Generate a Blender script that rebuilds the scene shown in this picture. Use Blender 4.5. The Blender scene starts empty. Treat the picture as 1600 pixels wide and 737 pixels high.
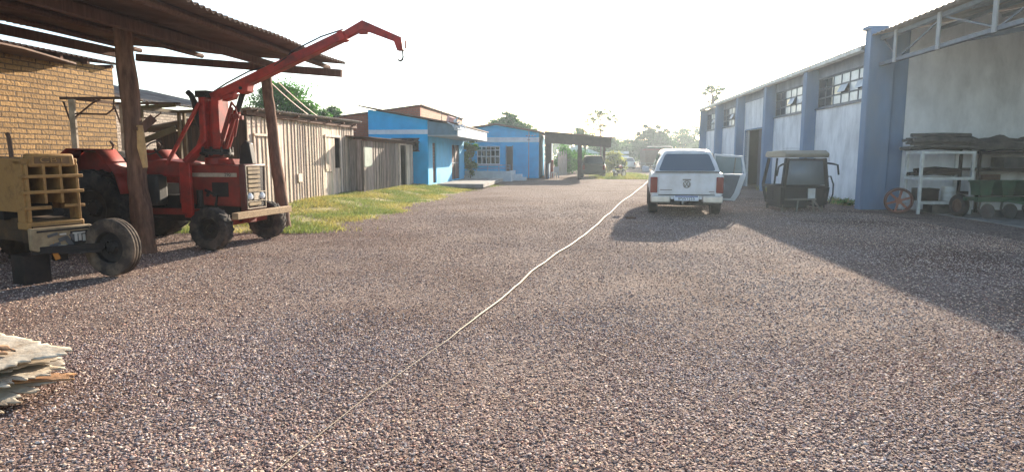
import bpy, math, random
import numpy as np
from mathutils import Vector, Matrix
random.seed(7); rng = np.random.default_rng(7)
S = bpy.context.scene
COL = S.collection
R = math.radians
# ------------------------------------------------------------------ camera
H = 1.6
PITCH = math.atan(123.5/1000)
cam_d = bpy.data.cameras.new('camera'); cam_d.sensor_width = 36; cam_d.lens = 22.5
cam_d.clip_start = .05; cam_d.clip_end = 3000
cam = bpy.data.objects.new('camera', cam_d); COL.objects.link(cam)
cam.location = (0, 0, H); cam.rotation_euler = (R(90)-PITCH, 0, 0)
S.camera = cam
CT, ST = math.cos(PITCH), math.sin(PITCH)
def ray(px, py):
    u = (px-800)/1000; v = (368.5-py)/1000
    return Vector((u, CT+v*ST, -ST+v*CT))
def G(px, py, z=0.0):
    d = ray(px, py); t = (z-H)/d.z
    return Vector((d.x*t, d.y*t, z))
def P(px, py, Y):
    d = ray(px, py); t = Y/d.y
    return Vector((d.x*t, Y, H+d.z*t))
YS = .1                                   # the yard runs to the right of the view axis
YR = -math.atan(YS)
def YD(lat, Y, h=0.0): return Vector((lat+YS*Y, Y, h))
# ------------------------------------------------------------------ materials
def lin(h):
    c = [int(h[i:i+2], 16)/255 for i in (0, 2, 4)]
    return tuple(x/12.92 if x <= .04045 else ((x+.055)/1.055)**2.4 for x in c)
def new_mat(name):
    m = bpy.data.materials.new(name); m.use_nodes = True
    nt = m.node_tree; b = nt.nodes['Principled BSDF']
    return m, nt, b
def N(nt, t, **kw):
    n = nt.nodes.new(t)
    for k, v in kw.items():
        if k in n.inputs.keys(): n.inputs[k].default_value = v
        else: setattr(n, k, v)
    return n
def mixc(nt, fac, a, b, mode='MIX'):
    n = nt.nodes.new('ShaderNodeMix'); n.data_type = 'RGBA'; n.blend_type = mode
    for i, x in ((0, fac), (6, a), (7, b)):
        if hasattr(x, 'is_output'): nt.links.new(x, n.inputs[i])
        elif isinstance(x, (int, float)): n.inputs[i].default_value = x if i == 0 else (x, x, x, 1)
        else: n.inputs[i].default_value = (*x[:3], 1)
    return n.outputs[2]
def ramp(nt, src, stops):
    n = nt.nodes.new('ShaderNodeValToRGB')
    el = n.color_ramp.elements
    while len(el) < len(stops): el.new(.5)
    for e, (p, c) in zip(el, stops):
        e.position = p; e.color = (*c, 1) if not isinstance(c, (int, float)) else (c, c, c, 1)
    nt.links.new(src, n.inputs[0]); return n.outputs[0]
def coords(nt, scale=(1, 1, 1), kind='Object', rot=(0, 0, 0)):
    t = nt.nodes.new('ShaderNodeTexCoord'); m = nt.nodes.new('ShaderNodeMapping')
    m.inputs['Scale'].default_value = scale; m.inputs['Rotation'].default_value = rot
    nt.links.new(t.outputs[kind], m.inputs[0]); return m.outputs[0]
def noise(nt, vec, scale, detail=4, rough=.55):
    n = N(nt, 'ShaderNodeTexNoise', Scale=scale, Detail=detail, Roughness=rough)
    nt.links.new(vec, n.inputs['Vector']); return n.outputs[0]
def bump(nt, b, h, strength, dist=.02):
    n = N(nt, 'ShaderNodeBump', Strength=strength, Distance=dist)
    nt.links.new(h, n.inputs['Height']); nt.links.new(n.outputs[0], b.inputs['Normal'])
def M(name, hexc, rough=.6, metal=0., var=.25, vs=4., bmp=.15, bs=40., dirt=None, dfac=.5, ds=2.5, stretch=(1, 1, 1), attr=False, spec=.4):
    """painted / worn surface: colour varied by noise, dirt patches, fine bump"""
    m, nt, b = new_mat(name)
    c = lin(hexc); v = coords(nt, stretch)
    lo = tuple(x*(1-var) for x in c); hi = tuple(min(x*(1+var), .95) for x in c)
    base = mixc(nt, ramp(nt, noise(nt, v, vs, 5), [(.3, 0.), (.7, 1.)]), lo, hi)
    if attr:
        a = N(nt, 'ShaderNodeAttribute', attribute_name='col')
        base = mixc(nt, 1., base, a.outputs[0], 'MULTIPLY')
    if dirt:
        f = ramp(nt, noise(nt, v, ds, 7, .65), [(.42, 0.), (.68, dfac)])
        base = mixc(nt, f, base, lin(dirt))
    nt.links.new(base, b.inputs['Base Color'])
    b.inputs['Roughness'].default_value = rough; b.inputs['Metallic'].default_value = metal
    b.inputs['Specular IOR Level'].default_value = spec
    if bmp: bump(nt, b, noise(nt, v, bs, 3), bmp, .01)
    return m
def glass_mat(name, hexc='1c2226', rough=.06):
    m, nt, b = new_mat(name)
    b.inputs['Base Color'].default_value = (*lin(hexc), 1); b.inputs['Roughness'].default_value = rough
    b.inputs['Specular IOR Level'].default_value = .6
    return m
def brick_mat(name, plane, c1, c2, mortar, bw=.24, bh=.085, msize=.014, bstr=.9):
    m, nt, b = new_mat(name)
    t = nt.nodes.new('ShaderNodeTexCoord'); s = nt.nodes.new('ShaderNodeSeparateXYZ'); cb = nt.nodes.new('ShaderNodeCombineXYZ')
    nt.links.new(t.outputs['Object'], s.inputs[0])
    nt.links.new(s.outputs[plane], cb.inputs[0]); nt.links.new(s.outputs['Z'], cb.inputs[1])
    wob = noise(nt, t.outputs['Object'], 2.2, 3)
    wv = N(nt, 'ShaderNodeVectorMath', operation='MULTIPLY_ADD')
    wob2 = noise(nt, t.outputs['Object'], 11, 2); wm = N(nt, 'ShaderNodeMath', operation='MULTIPLY_ADD'); nt.links.new(wob2, wm.inputs[0]); wm.inputs[1].default_value = .35; nt.links.new(wob, wm.inputs[2]); nt.links.new(wm.outputs[0], wv.inputs[0]); wv.inputs[1].default_value = (.05, .05, 0); nt.links.new(cb.outputs[0], wv.inputs[2])
    br = N(nt, 'ShaderNodeTexBrick', Scale=1., offset=.5)
    br.inputs['Brick Width'].default_value = bw; br.inputs['Row Height'].default_value = bh
    br.inputs['Mortar Size'].default_value = msize; br.inputs['Mortar Smooth'].default_value = .2; br.inputs['Bias'].default_value = 0
    br.inputs['Color1'].default_value = (*lin(c1), 1); br.inputs['Color2'].default_value = (*lin(c2), 1); br.inputs['Mortar'].default_value = (*lin(mortar), 1)
    nt.links.new(wv.outputs[0], br.inputs['Vector'])
    n2 = noise(nt, t.outputs['Object'], 14, 5)
    col = mixc(nt, ramp(nt, n2, [(.3, 0.), (.7, .8)]), br.outputs[0], tuple(x*.5 for x in lin(c1)))
    nt.links.new(col, b.inputs['Base Color']); b.inputs['Roughness'].default_value = .9
    inv = N(nt, 'ShaderNodeMath', operation='MULTIPLY_ADD'); nt.links.new(br.outputs['Fac'], inv.inputs[0]); inv.inputs[1].default_value = -1.
    nt.links.new(n2, inv.inputs[2])
    bump(nt, b, inv.outputs[0], bstr, .03)
    return m
def leaf_mat(name, hexc, trans=.5, var=.5):
    m, nt, b = new_mat(name)
    a = N(nt, 'ShaderNodeAttribute', attribute_name='col')
    col = mixc(nt, 1., lin(hexc), a.outputs[0], 'MULTIPLY')
    nt.links.new(col, b.inputs['Base Color']); b.inputs['Roughness'].default_value = .55
    b.inputs['Specular IOR Level'].default_value = .25
    tr = nt.nodes.new('ShaderNodeBsdfTranslucent')
    tc = mixc(nt, 1., col, (1.15, 1.2, .7), 'MULTIPLY'); nt.links.new(tc, tr.inputs[0])
    mx = nt.nodes.new('ShaderNodeMixShader'); mx.inputs[0].default_value = trans
    nt.links.new(b.outputs[0], mx.inputs[1]); nt.links.new(tr.outputs[0], mx.inputs[2])
    nt.links.new(mx.outputs[0], nt.nodes['Material Output'].inputs[0])
    return m
# ------------------------------------------------------------------ mesh builder
class MB:
    def __init__(s): s.v = []; s.f = []; s.c = []; s.col = (1, 1, 1); s.p = []
    def add(s, vs, fs):
        o = len(s.v); s.p.append((len(s.v), len(vs), len(s.f), len(fs))); s.v += [tuple(x) for x in vs]
        for f in fs: s.f.append([i+o for i in f]); s.c.append(s.col)
        return s
    def box(s, c, d, rz=0., rot=None):
        m = rot if rot is not None else Matrix.Rotation(rz, 3, 'Z')
        vs = []
        for dx in (-.5, .5):
            for dy in (-.5, .5):
                for dz in (-.5, .5): vs.append(Vector(c)+m @ Vector((dx*d[0], dy*d[1], dz*d[2])))
        return s.add(vs, [(0, 1, 3, 2), (4, 6, 7, 5), (0, 4, 5, 1), (2, 3, 7, 6), (0, 2, 6, 4), (1, 5, 7, 3)])
    def bx(s, x0, x1, y0, y1, z0, z1): return s.box(((x0+x1)/2, (y0+y1)/2, (z0+z1)/2), (abs(x1-x0), abs(y1-y0), abs(z1-z0)))
    def bar(s, p, q, w, h, up=(0, 0, 1)):
        p, q = Vector(p), Vector(q); d = q-p; L = d.length; z = d.normalized()
        x = z.cross(Vector(up))
        if x.length < 1e-4: x = z.cross(Vector((1, 0, 0)))
        x.normalize(); y = x.cross(z)
        m = Matrix((x, y, z)).transposed()
        return s.box((p+q)/2, (w, h, L), rot=m)
    def tube(s, pts, r, n=8, cap=True):
        pts = [Vector(p) for p in pts]; k = len(pts)
        rr = r if isinstance(r, (list, tuple)) else [r]*k
        vs, fs = [], []; ref = Vector((.13, .27, 1)).normalized()
        for i, p in enumerate(pts):
            d = (pts[min(i+1, k-1)]-pts[max(i-1, 0)]).normalized()
            x = d.cross(ref)
            if x.length < .05: x = d.cross(Vector((1, 0, 0)))
            x.normalize(); y = d.cross(x)
            for j in range(n):
                a = 2*math.pi*j/n; vs.append(p+(x*math.cos(a)+y*math.sin(a))*rr[i])
        for i in range(k-1):
            for j in range(n):
                a, b = i*n+j, i*n+(j+1) % n
                fs.append((a, b, b+n, a+n))
        if cap: fs += [tuple(range(n))[::-1], tuple(range((k-1)*n, k*n))]
        return s.add(vs, fs)
    def prism(s, poly, axis, a, b):
        """2D polygon extruded from a to b along axis"""
        def mk(p, t):
            return {'x': (t, p[0], p[1]), 'y': (p[0], t, p[1]), 'z': (p[0], p[1], t)}[axis]
        n = len(poly); vs = [mk(p, a) for p in poly]+[mk(p, b) for p in poly]
        fs = [tuple(range(n)), tuple(range(n, 2*n))[::-1]]+[(i, i+n, (i+1) % n+n, (i+1) % n) for i in range(n)]
        return s.add(vs, fs)
    def lathe(s, prof, c=(0, 0, 0), axis=(0, 1, 0), n=28):
        """prof: (radius, offset along axis)"""
        ax = Vector(axis).normalized(); x = ax.cross(Vector((0, 0, 1)))
        if x.length < .05: x = ax.cross(Vector((1, 0, 0)))
        x.normalize(); y = ax.cross(x); c = Vector(c); vs, fs = [], []
        for r, t in prof:
            for j in range(n):
                a = 2*math.pi*j/n; vs.append(c+ax*t+(x*math.cos(a)+y*math.sin(a))*r)
        for i in range(len(prof)-1):
            for j in range(n):
                a, b = i*n+j, i*n+(j+1) % n; fs.append((a, b, b+n, a+n))
        return s.add(vs, fs)
    def quad(s, a, b, c, d): return s.add([a, b, c, d], [(0, 1, 2, 3)])
    def build_each(s, name, mat, parent=None, **kw):
        """every added piece becomes a part of its own"""
        for v0, nv, f0, nf in s.p:
            q = MB(); q.v = s.v[v0:v0+nv]; q.f = [[i-v0 for i in f] for f in s.f[f0:f0+nf]]; q.c = s.c[f0:f0+nf]; q.build(name, mat, parent, **kw)
    def build(s, name, mat, parent=None, bevel=0., ang=35, seg=2, solid=0., fixn=True):
        me = bpy.data.meshes.new(name); me.from_pydata(s.v, [], s.f); me.validate()
        if fixn:
            import bmesh
            b = bmesh.new(); b.from_mesh(me); bmesh.ops.recalc_face_normals(b, faces=b.faces); b.to_mesh(me); b.free()
        if any(c != (1, 1, 1) for c in s.c) and len(s.c) == len(me.polygons):
            a = me.attributes.new('col', 'FLOAT_COLOR', 'FACE')
            a.data.foreach_set('color', np.array([(*c, 1) for c in s.c], dtype=np.float32).ravel())
        else:
            a = me.attributes.new('col', 'FLOAT_COLOR', 'FACE')
            a.data.foreach_set('color', np.ones(len(me.polygons)*4, dtype=np.float32))
        me.polygons.foreach_set('use_smooth', [True]*len(me.polygons))
        me.set_sharp_from_angle(angle=R(ang))
        me.materials.append(mat)
        o = bpy.data.objects.new(name, me); COL.objects.link(o)
        if parent: o.parent = parent
        if solid:
            m = o.modifiers.new('solid', 'SOLIDIFY'); m.thickness = solid; m.offset = 0
        if bevel:
            m = o.modifiers.new('bevel', 'BEVEL'); m.width = bevel; m.segments = seg; m.limit_method = 'ANGLE'; m.angle_limit = R(40)
        return o
def np_mesh(name, V, F, cols, mat, parent=None, smooth=False):
    """V (n,3), F (m,k) same k; cols (m,3)"""
    me = bpy.data.meshes.new(name); k = F.shape[1]
    me.vertices.add(len(V)); me.vertices.foreach_set('co', V.astype(np.float32).ravel())
    me.loops.add(F.size); me.loops.foreach_set('vertex_index', F.astype(np.int32).ravel())
    me.polygons.add(len(F)); me.polygons.foreach_set('loop_start', (np.arange(len(F))*k).astype(np.int32))
    me.update(calc_edges=True)
    a = me.attributes.new('col', 'FLOAT_COLOR', 'FACE')
    c4 = np.ones((len(F), 4), dtype=np.float32); c4[:, :3] = cols
    a.data.foreach_set('color', c4.ravel())
    me.polygons.foreach_set('use_smooth', np.full(len(F), smooth))
    me.materials.append(mat)
    o = bpy.data.objects.new(name, me); COL.objects.link(o)
    if parent: o.parent = parent
    return o
def tag(o, label, cat, group=None):
    o['label'] = label; o['category'] = cat
    if group: o['group'] = group
    return o
def thing(name, label, cat, loc=(0, 0, 0), rz=0., group=None):
    o = bpy.data.objects.new(name, None); o.empty_display_size = .2
    COL.objects.link(o); o.location = loc; o.rotation_euler = (0, 0, rz)
    return tag(o, label, cat, group)
def kind(o, k): o['kind'] = k; return o
def copy_tree(o, parent=None):
    c = o.copy(); COL.objects.link(c); c.parent = parent
    for ch in o.children: copy_tree(ch, c)
    return c
def corr(mb, o, u, v, U, V, period=.18, amp=.03, nper=6, wob=0.):
    """corrugated sheet: waves across u, ridges run along v"""
    o, u, v = Vector(o), Vector(u).normalized(), Vector(v).normalized(); nrm = u.cross(v)
    n = int(U/period*nper); m = 4
    vs, fs = [], []
    for i in range(n+1):
        t = U*i/n
        for j in range(m+1):
            sag = wob*math.sin(t*1.7+j*2.1)
            vs.append(o+u*t+v*(V*j/m)+nrm*(amp*math.sin(2*math.pi*t/period)+sag))
    for i in range(n):
        for j in range(m):
            a = i*(m+1)+j; fs.append((a, a+1, a+m+2, a+m+1))
    return mb.add(vs, fs)
def text_mesh(name, s, size, mat, parent, loc, rot, depth=.004, sx=1.):
    cu = bpy.data.curves.new(name, 'FONT'); cu.body = s; cu.size = size; cu.extrude = depth; cu.align_x = 'CENTER'; cu.align_y = 'CENTER'
    t = bpy.data.objects.new(name+'_tmp', cu); COL.objects.link(t)
    dg = bpy.context.evaluated_depsgraph_get(); dg.update()
    me = bpy.data.meshes.new_from_object(t.evaluated_get(dg)); bpy.data.objects.remove(t)
    me.name = name; me.materials.clear(); me.materials.append(mat)
    o = bpy.data.objects.new(name, me); COL.objects.link(o); o.parent = parent
    o.location = loc; o.rotation_euler = rot; o.scale = (sx, 1, 1)
    return o
# ------------------------------------------------------------------ material instances
MT = dict(
    rust=M('rusty_sheet', '6e5648', .85, .1, .4, 3, .2, 60, '4a3024', .8, 1.5),
    rust_light=M('weathered_sheet', '8d8378', .8, .1, .3, 2, .2, 50, '6a4a3a', .6, 1.2),
    timber=M('rough_timber', '6a4b3c', .9, 0, .4, 6, .5, 30, '3c2820', .6, 3, (6, 6, .8)),
    log=M('log_bark', '7a5a48', .95, 0, .45, 5, .8, 26, '3e2c25', .7, 3, (3, 3, .5)),
    log_bare=M('bare_wood', 'c09a6a', .85, 0, .3, 6, .6, 40),
    yellow=M('faded_yellow_paint', 'a57c45', .7, 0, .35, 5, .25, 60, '54391f', .85, 5),
    red=M('red_paint', 'a8281a', .55, 0, .3, 3, .12, 60, '42201a', .8, 4),
    red_dull=M('dusty_shade_red_paint', '86271a', .6, 0, .3, 4, .1, 60, '4a2a20', .6, 3),  # hood red darkened for its shade, unlike the sunlit crane red
    dark=M('greasy_metal', '241f1e', .6, .3, .4, 6, .2, 50, '4a3a30', .5, 4),
    black=M('black_rubber', '1d1b1b', .85, 0, .3, 8, .2, 50, '5d5047', .5, 5),
    tyre_dusty=M('dusty_tyre', '2a2523', .9, 0, .3, 6, .3, 60, '75655a', .6, 4),
    steel=M('worn_steel', '7c7872', .5, .6, .3, 6, .15, 60, '5a4436', .6, 3),
    chrome=M('pale_metal', 'c8c4bc', .35, .5, .15, 6, .05, 60),
    tin=M('pale_tin', 'b8ab98', .6, .2, .25, 6, .15, 50, '6e5a48', .6, 4),
    plank=M('pale_plank', 'a98e6c', .85, 0, .3, 7, .3, 40, '6a5040', .5, 3, (.6, 6, 6)),
    white_wall=M('white_limewash', 'e2e3e5', .85, 0, .08, 2, .2, 25, '8c8d90', .45, 1.6, (1, 1, .45)),
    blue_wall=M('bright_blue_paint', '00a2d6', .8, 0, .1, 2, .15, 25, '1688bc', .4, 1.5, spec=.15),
    blue_dark=M('slate_blue_paint', '6a819e', .8, 0, .15, 2, .15, 25, '7c8792', .6, 1.8, (1, 1, .3), spec=.2),
    band_grey=M('grey_band_paint', '838c9b', .8, 0, .15, 2, .15, 25, '686c76', .5, 1.8, (1, 1, .4), spec=.2),
    slat=M('tan_slat', '9a8464', .7, 0, .3, 6, .15, 50, '5a4636', .5, 4),
    grey_fascia=M('grey_blue_boards', '54707f', .8, 0, .2, 3, .2, 30),
    white_trim=M('white_trim', 'c9cfd3', .7, 0, .1, 3, .1, 30, '9aa0a4', .4, 2),
    soffit=M('grey_soffit', '9a9d9e', .85, 0, .12, 2, .1, 30),
    concrete=M('concrete', '8d8780', .9, 0, .2, 3, .25, 40, '5f5850', .5, 2),
    brown=M('dark_brown_boards', '40332d', .8, 0, .3, 4, .2, 30),
    door_brown=M('brown_steel_door', '5a3328', .6, 0, .2, 4, .1, 40),
    glass=glass_mat('dark_glass'), glass_blue=glass_mat('bluish_glass', '4a5866', .32),
    bright_pane=M('sky_bright_pane', 'b9c3cc', .25, 0, .12, 5, .02, 20),
    frame=M('grey_window_steel', '5c6470', .6, .2, .15, 5, .1, 40),
    interior=M('dark_interior', '4a4648', .95, 0, .2, 2, 0),
    white_paint=M('white_car_paint', 'd4d6d8', .22, 0, .04, 3, 0, 10, '9c9486', .35, 2, spec=.5),
    black_paint=M('black_car_paint', '14161a', .25, .2, .1, 3, 0, 10, spec=.6),
    trim=M('black_plastic_trim', '26282b', .6, 0, .2, 6, .05, 50),
    lamp_red=glass_mat('red_tail_lamp', '741a1c', .15), lamp_white=glass_mat('clear_lamp', 'd8dde2', .1),
    plate=M('plate_white', 'dfe4ea', .5, 0, .05, 4, 0), plate_blue=M('plate_blue', '1f3f8a', .5, 0, .05, 4, 0),
    ink=M('black_lettering', '17181c', .6, 0, .1, 4, 0),
    card=M('broken_sheet', 'bcb09c', .85, 0, .3, 6, .5, 30, '8a7054', .7, 5),
    card_brown=M('brown_fibreboard', 'a67f5c', .9, 0, .25, 4, .4, 30, '7a5a42', .5, 3),
    rope=M('cream_hose', 'bcab8e', .7, 0, .15, 8, .1, 60),
    bark=M('tree_bark', '5d5046', .95, 0, .35, 6, .6, 20),
    cabroof=M('beige_cab_roof', '8f8776', .7, 0, .15, 3, .1, 40, '7c7263', .5, 2),
    orange=M('orange_wheel', '8a5440', .6, 0, .25, 5, .15, 40, '6a4030', .5, 4),
    green_paint=M('green_implement_paint', '2f4a34', .6, 0, .3, 4, .15, 40, '3a3a2c', .6, 3),
    tarp=M('dusty_tarp', '4a4846', .9, 0, .3, 3, .4, 12, '6b645c', .5, 3),
    cab_frame=M('dark_cab_paint', '101216', .7, 0, .2, 5, .05, 40),
    rack=M('pale_rack_paint', 'c6c8c4', .6, .1, .12, 5, .1, 40, '8a7a68', .5, 4),
)
# ------------------------------------------------------------------ setting: ground, bank, grass, gravel
def sm(t): t = np.clip(t, 0, 1); return t*t*(3-2*t)
def bank(lat, Y): return .25*sm((-5.3-lat)/2.7)*sm((np.asarray(Y)-13.)/8.)*sm((60-np.asarray(Y))/15.)
def gravel_mat(name):
    m, nt, b = new_mat(name)
    v = coords(nt)
    vo = N(nt, 'ShaderNodeTexVoronoi', Scale=38., Randomness=1.); nt.links.new(v, vo.inputs['Vector'])
    vo2 = N(nt, 'ShaderNodeTexVoronoi', Scale=85., Randomness=1.); nt.links.new(v, vo2.inputs['Vector'])
    stone = ramp(nt, vo.outputs['Color'], [(.0, lin('5b4b46')), (.4, lin('806e66')), (.7, lin('9b897f')), (1., lin('beaa9a'))])
    big = noise(nt, v, .35, 5, .6)
    patch = ramp(nt, big, [(.3, lin('c4b2a8')), (.55, (1, 1, 1)), (.75, lin('efdcc8'))])
    col = mixc(nt, 1., stone, patch, 'MULTIPLY')
    dust = ramp(nt, noise(nt, coords(nt, (1, .35, 1), rot=(0, 0, -YR)), .9, 6, .6), [(.5, 0.), (.8, .3)])
    col = mixc(nt, dust, col, lin('a4938a'))
    nt.links.new(col, b.inputs['Base Color']); b.inputs['Roughness'].default_value = 1.
    b.inputs['Specular IOR Level'].default_value = .08
    d1 = ramp(nt, vo.outputs['Distance'], [(0., 1.), (.55, 0.)])
    add = N(nt, 'ShaderNodeMath', operation='MULTIPLY_ADD')
    d2 = ramp(nt, vo2.outputs['Distance'], [(0., 1.), (.55, 0.)])
    nt.links.new(d2, add.inputs[0]); add.inputs[1].default_value = .35; nt.links.new(d1, add.inputs[2])
    bump(nt, b, add.outputs[0], 1., .03)
    return m
GM = gravel_mat('gravel_ground')
# one sheet, finer near the camera with shallow ruts, reaching the horizon
xs = np.concatenate([[-900, -300, -100], np.linspace(-40, 40, 161), [100, 300, 900]])
ys = np.concatenate([[-60, -10], np.linspace(0, 80, 161), [140, 400, 1500]])
X, Y = np.meshgrid(xs, ys, indexing='ij')
def rut(X, Y):
    lat = X-YS*Y
    z = -.008*np.exp(-((lat-1.2)/.6)**2)-.008*np.exp(-((lat+.7)/.6)**2)+.004*np.sin(X*1.3+.6*np.sin(Y*.7))*np.sin(Y*.9)
    return np.where((np.abs(X) < 38) & (Y > 1) & (Y < 75), z*np.clip((38-np.abs(X))/8, 0, 1)*np.clip((Y-1)/3, 0, 1)*np.clip((75-Y)/20, 0, 1), 0)-.012
Z = rut(X, Y)
V = np.stack([X, Y, Z], -1).reshape(-1, 3); ny = len(ys)
I, J = np.meshgrid(np.arange(len(xs)-1), np.arange(ny-1), indexing='ij'); A = (I*ny+J).ravel()
kind(np_mesh('ground', V, np.stack([A, A+ny, A+ny+1, A+1], 1), np.ones((len(A), 3)), GM, smooth=True), 'structure')
# grassy bank along the sheds
lat = np.linspace(-30, -5.0, 51); yy = np.linspace(12.5, 60, 96)
La, Yy = np.meshgrid(lat, yy, indexing='ij')
edge = -5.45+.25*np.sin(Yy*1.1)+.18*np.sin(Yy*2.7+1)
Zb = bank(La, Yy)-.03+.034*sm((edge-La)/.35+.5)*sm((Yy-13)/1.5)+.012*np.sin(La*5+Yy*3)*sm((edge-La)/.6)
V = np.stack([La+YS*Yy, Yy, Zb], -1).reshape(-1, 3); ny = len(yy)
I, J = np.meshgrid(np.arange(len(lat)-1), np.arange(ny-1), indexing='ij'); A = (I*ny+J).ravel()
kind(np_mesh('grass_bank', V, np.stack([A, A+ny, A+ny+1, A+1], 1), np.ones((len(A), 3)), M('bank_soil', '8a8050', .95, 0, .35, 1.6, .5, 25, 'ab966e', .8, .8), smooth=True), 'structure')
def blades(name, n, region, mat, hmin, hmax, w, zf):
    la, Yv = region(n)
    n = len(la); px = la+YS*Yv; z = zf(la, Yv)
    big = np.sin(px*1.1+2*np.sin(Yv*.6))*np.sin(Yv*.8+1)
    h = rng.uniform(hmin, hmax, n)*(1+.35*big)
    a = rng.uniform(0, 2*np.pi, n); t = rng.normal(0, .5, (n, 2))
    dx, dy = np.cos(a)*w/2, np.sin(a)*w/2
    tip = np.stack([px+t[:, 0]*h, Yv+t[:, 1]*h, z+h], 1)
    mid = np.stack([px+t[:, 0]*h*.35, Yv+t[:, 1]*h*.35, z+h*.55], 1)
    b0 = np.stack([px-dx, Yv-dy, z-.01], 1); b1 = np.stack([px+dx, Yv+dy, z-.01], 1)
    m0 = mid+np.stack([-dx*.8, -dy*.8, 0*dx], 1); m1 = mid+np.stack([dx*.8, dy*.8, 0*dx], 1)
    V = np.stack([b0, b1, m1, tip, m0], 1).reshape(-1, 3)
    F = np.arange(n*5).reshape(n, 5)
    dry = np.clip(.35+.5*np.sin(la*2.2+np.sin(Yv*1.3)*1.5)+rng.normal(0, .35, n), 0, 1)[:, None]
    c = (1-dry)*np.array([.75, .95, .65])+dry*np.array([1.7, 1.4, 1.1])
    c = c*rng.uniform(.6, 1.3, (n, 1))
    return kind(np_mesh(name, V, F, c, mat), 'stuff')
GR = leaf_mat('grass_blades', '87876a', .4)
def reg1(n):
    Yv = rng.uniform(13.4, 36, n); e = -5.45+.25*np.sin(Yv*1.1)+.18*np.sin(Yv*2.7+1)
    e = e+np.clip((Yv-30)/6, 0, 1)*.9
    la = e-rng.beta(1.1, 1.3, n)*3.6+rng.normal(0, .12, n)+np.abs(rng.normal(0, .35, n))*(rng.uniform(size=n) < .08)
    k = (np.sin(la*2.9+np.sin(Yv*1.9)*1.4)+np.sin(Yv*3.1+la)+rng.normal(0, .7, n)) > -1.0
    k &= ~((Yv > 31.2) & (la < -7.1)) & ~((Yv > 17) & (Yv < 24.9) & (la < -8.55)) & ~((Yv > 24.2) & (la < -7.95)) & ~((Yv > 32.4) & (Yv < 39.9) & (la < -5.75))
    return la[k], Yv[k]
blades('grass', 85000, reg1, GR, .025, .09, .013, lambda l, y: bank(l, y)+.0)
def reg2(n):
    Yv = rng.uniform(46, 62, n); la = rng.normal(3.6, .9, n)+.4*np.sin(Yv); return la, Yv
blades('grass.001', 16000, reg2, GR, .06, .2, .025, lambda l, y: 0*l-.02)
def reg3(n):
    Yv = rng.uniform(19, 46, n); la = 9.1-np.abs(rng.normal(0, .12, n)); k = (np.sin(Yv*2.1)+np.sin(Yv*.9) > .5); return la[k], Yv[k]
blades('grass.002', 6000, reg3, GR, .08, .3, .02, lambda l, y: 0*l-.02)
# loose stones on the gravel near the camera
def gravel(name, n, region, smin, smax, ico):
    la, Yv = region(n); n = len(la); px = la
    s = smin+(smax-smin)*rng.beta(1.6, 3.2, n)
    if ico:
        g = (1+5**.5)/2
        base = np.array([(-1, g, 0), (1, g, 0), (-1, -g, 0), (1, -g, 0), (0, -1, g), (0, 1, g), (0, -1, -g), (0, 1, -g), (g, 0, -1), (g, 0, 1), (-g, 0, -1), (-g, 0, 1)])/1.9
        fc = np.array([(0, 11, 5), (0, 5, 1), (0, 1, 7), (0, 7, 10), (0, 10, 11), (1, 5, 9), (5, 11, 4), (11, 10, 2), (10, 7, 6), (7, 1, 8), (3, 9, 4), (3, 4, 2), (3, 2, 6), (3, 6, 8), (3, 8, 9), (4, 9, 5), (2, 4, 11), (6, 2, 10), (8, 6, 7), (9, 8, 1)])
    else:
        base = np.array([(1, 0, 0), (-1, 0, 0), (0, 1, 0), (0, -1, 0), (0, 0, 1), (0, 0, -1)], float)
        fc = np.array([(0, 2, 4), (2, 1, 4), (1, 3, 4), (3, 0, 4), (2, 0, 5), (1, 2, 5), (3, 1, 5), (0, 3, 5)])
    k = len(base)
    B = base[None]*rng.uniform(.7, 1.25, (n, k, 1))*np.stack([rng.uniform(.7, 1.3, n), rng.uniform(.6, 1.2, n), rng.uniform(.3, .65, n)], 1)[:, None, :]
    q = rng.normal(size=(n, 4)); q[:, 1:3] *= .22; q /= np.linalg.norm(q, axis=1)[:, None]
    w, x, y, z = q.T
    Rm = np.stack([1-2*(y*y+z*z), 2*(x*y-z*w), 2*(x*z+y*w), 2*(x*y+z*w), 1-2*(x*x+z*z), 2*(y*z-x*w), 2*(x*z-y*w), 2*(y*z+x*w), 1-2*(x*x+y*y)], 1).reshape(n, 3, 3)
    V = np.einsum('nij,nkj->nki', Rm, B)*s[:, None, None]*.5
    V += np.stack([px, Yv, rut(px, Yv)+s*.1], 1)[:, None, :]
    F = (fc[None]+(np.arange(n)*k)[:, None, None]).reshape(-1, 3)
    pal = np.array([lin('755c55'), lin('988079'), lin('b29b92'), lin('d3bfb2'), lin('d8bda2'), lin('a58072')])
    c = pal[rng.choice(6, n, p=[.2, .26, .22, .18, .08, .06])]*rng.uniform(.8, 1.2, (n, 1))
    pt = np.sin(px*.9+1.5*np.sin(Yv*.55))*np.sin(Yv*.5+px*.3)+.6*np.sin(px*2.3-Yv*1.1)*np.sin(Yv*1.7)
    c *= np.array([1.08, 1.05, 1.0])*(1+.07*pt)[:, None]*np.stack([1+.05*pt, 1+0*pt, 1-.07*pt], 1)
    c = np.repeat(c, len(fc), 0)
    return kind(np_mesh(name, V.reshape(-1, 3), F, c, STONE), 'stuff')
STONE, _nt, _b = new_mat('loose_stones')
_a = N(_nt, 'ShaderNodeAttribute', attribute_name='col'); _nt.links.new(_a.outputs[0], _b.inputs['Base Color']); _b.inputs['Roughness'].default_value = .8
_b.inputs['Specular IOR Level'].default_value = .25
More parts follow.
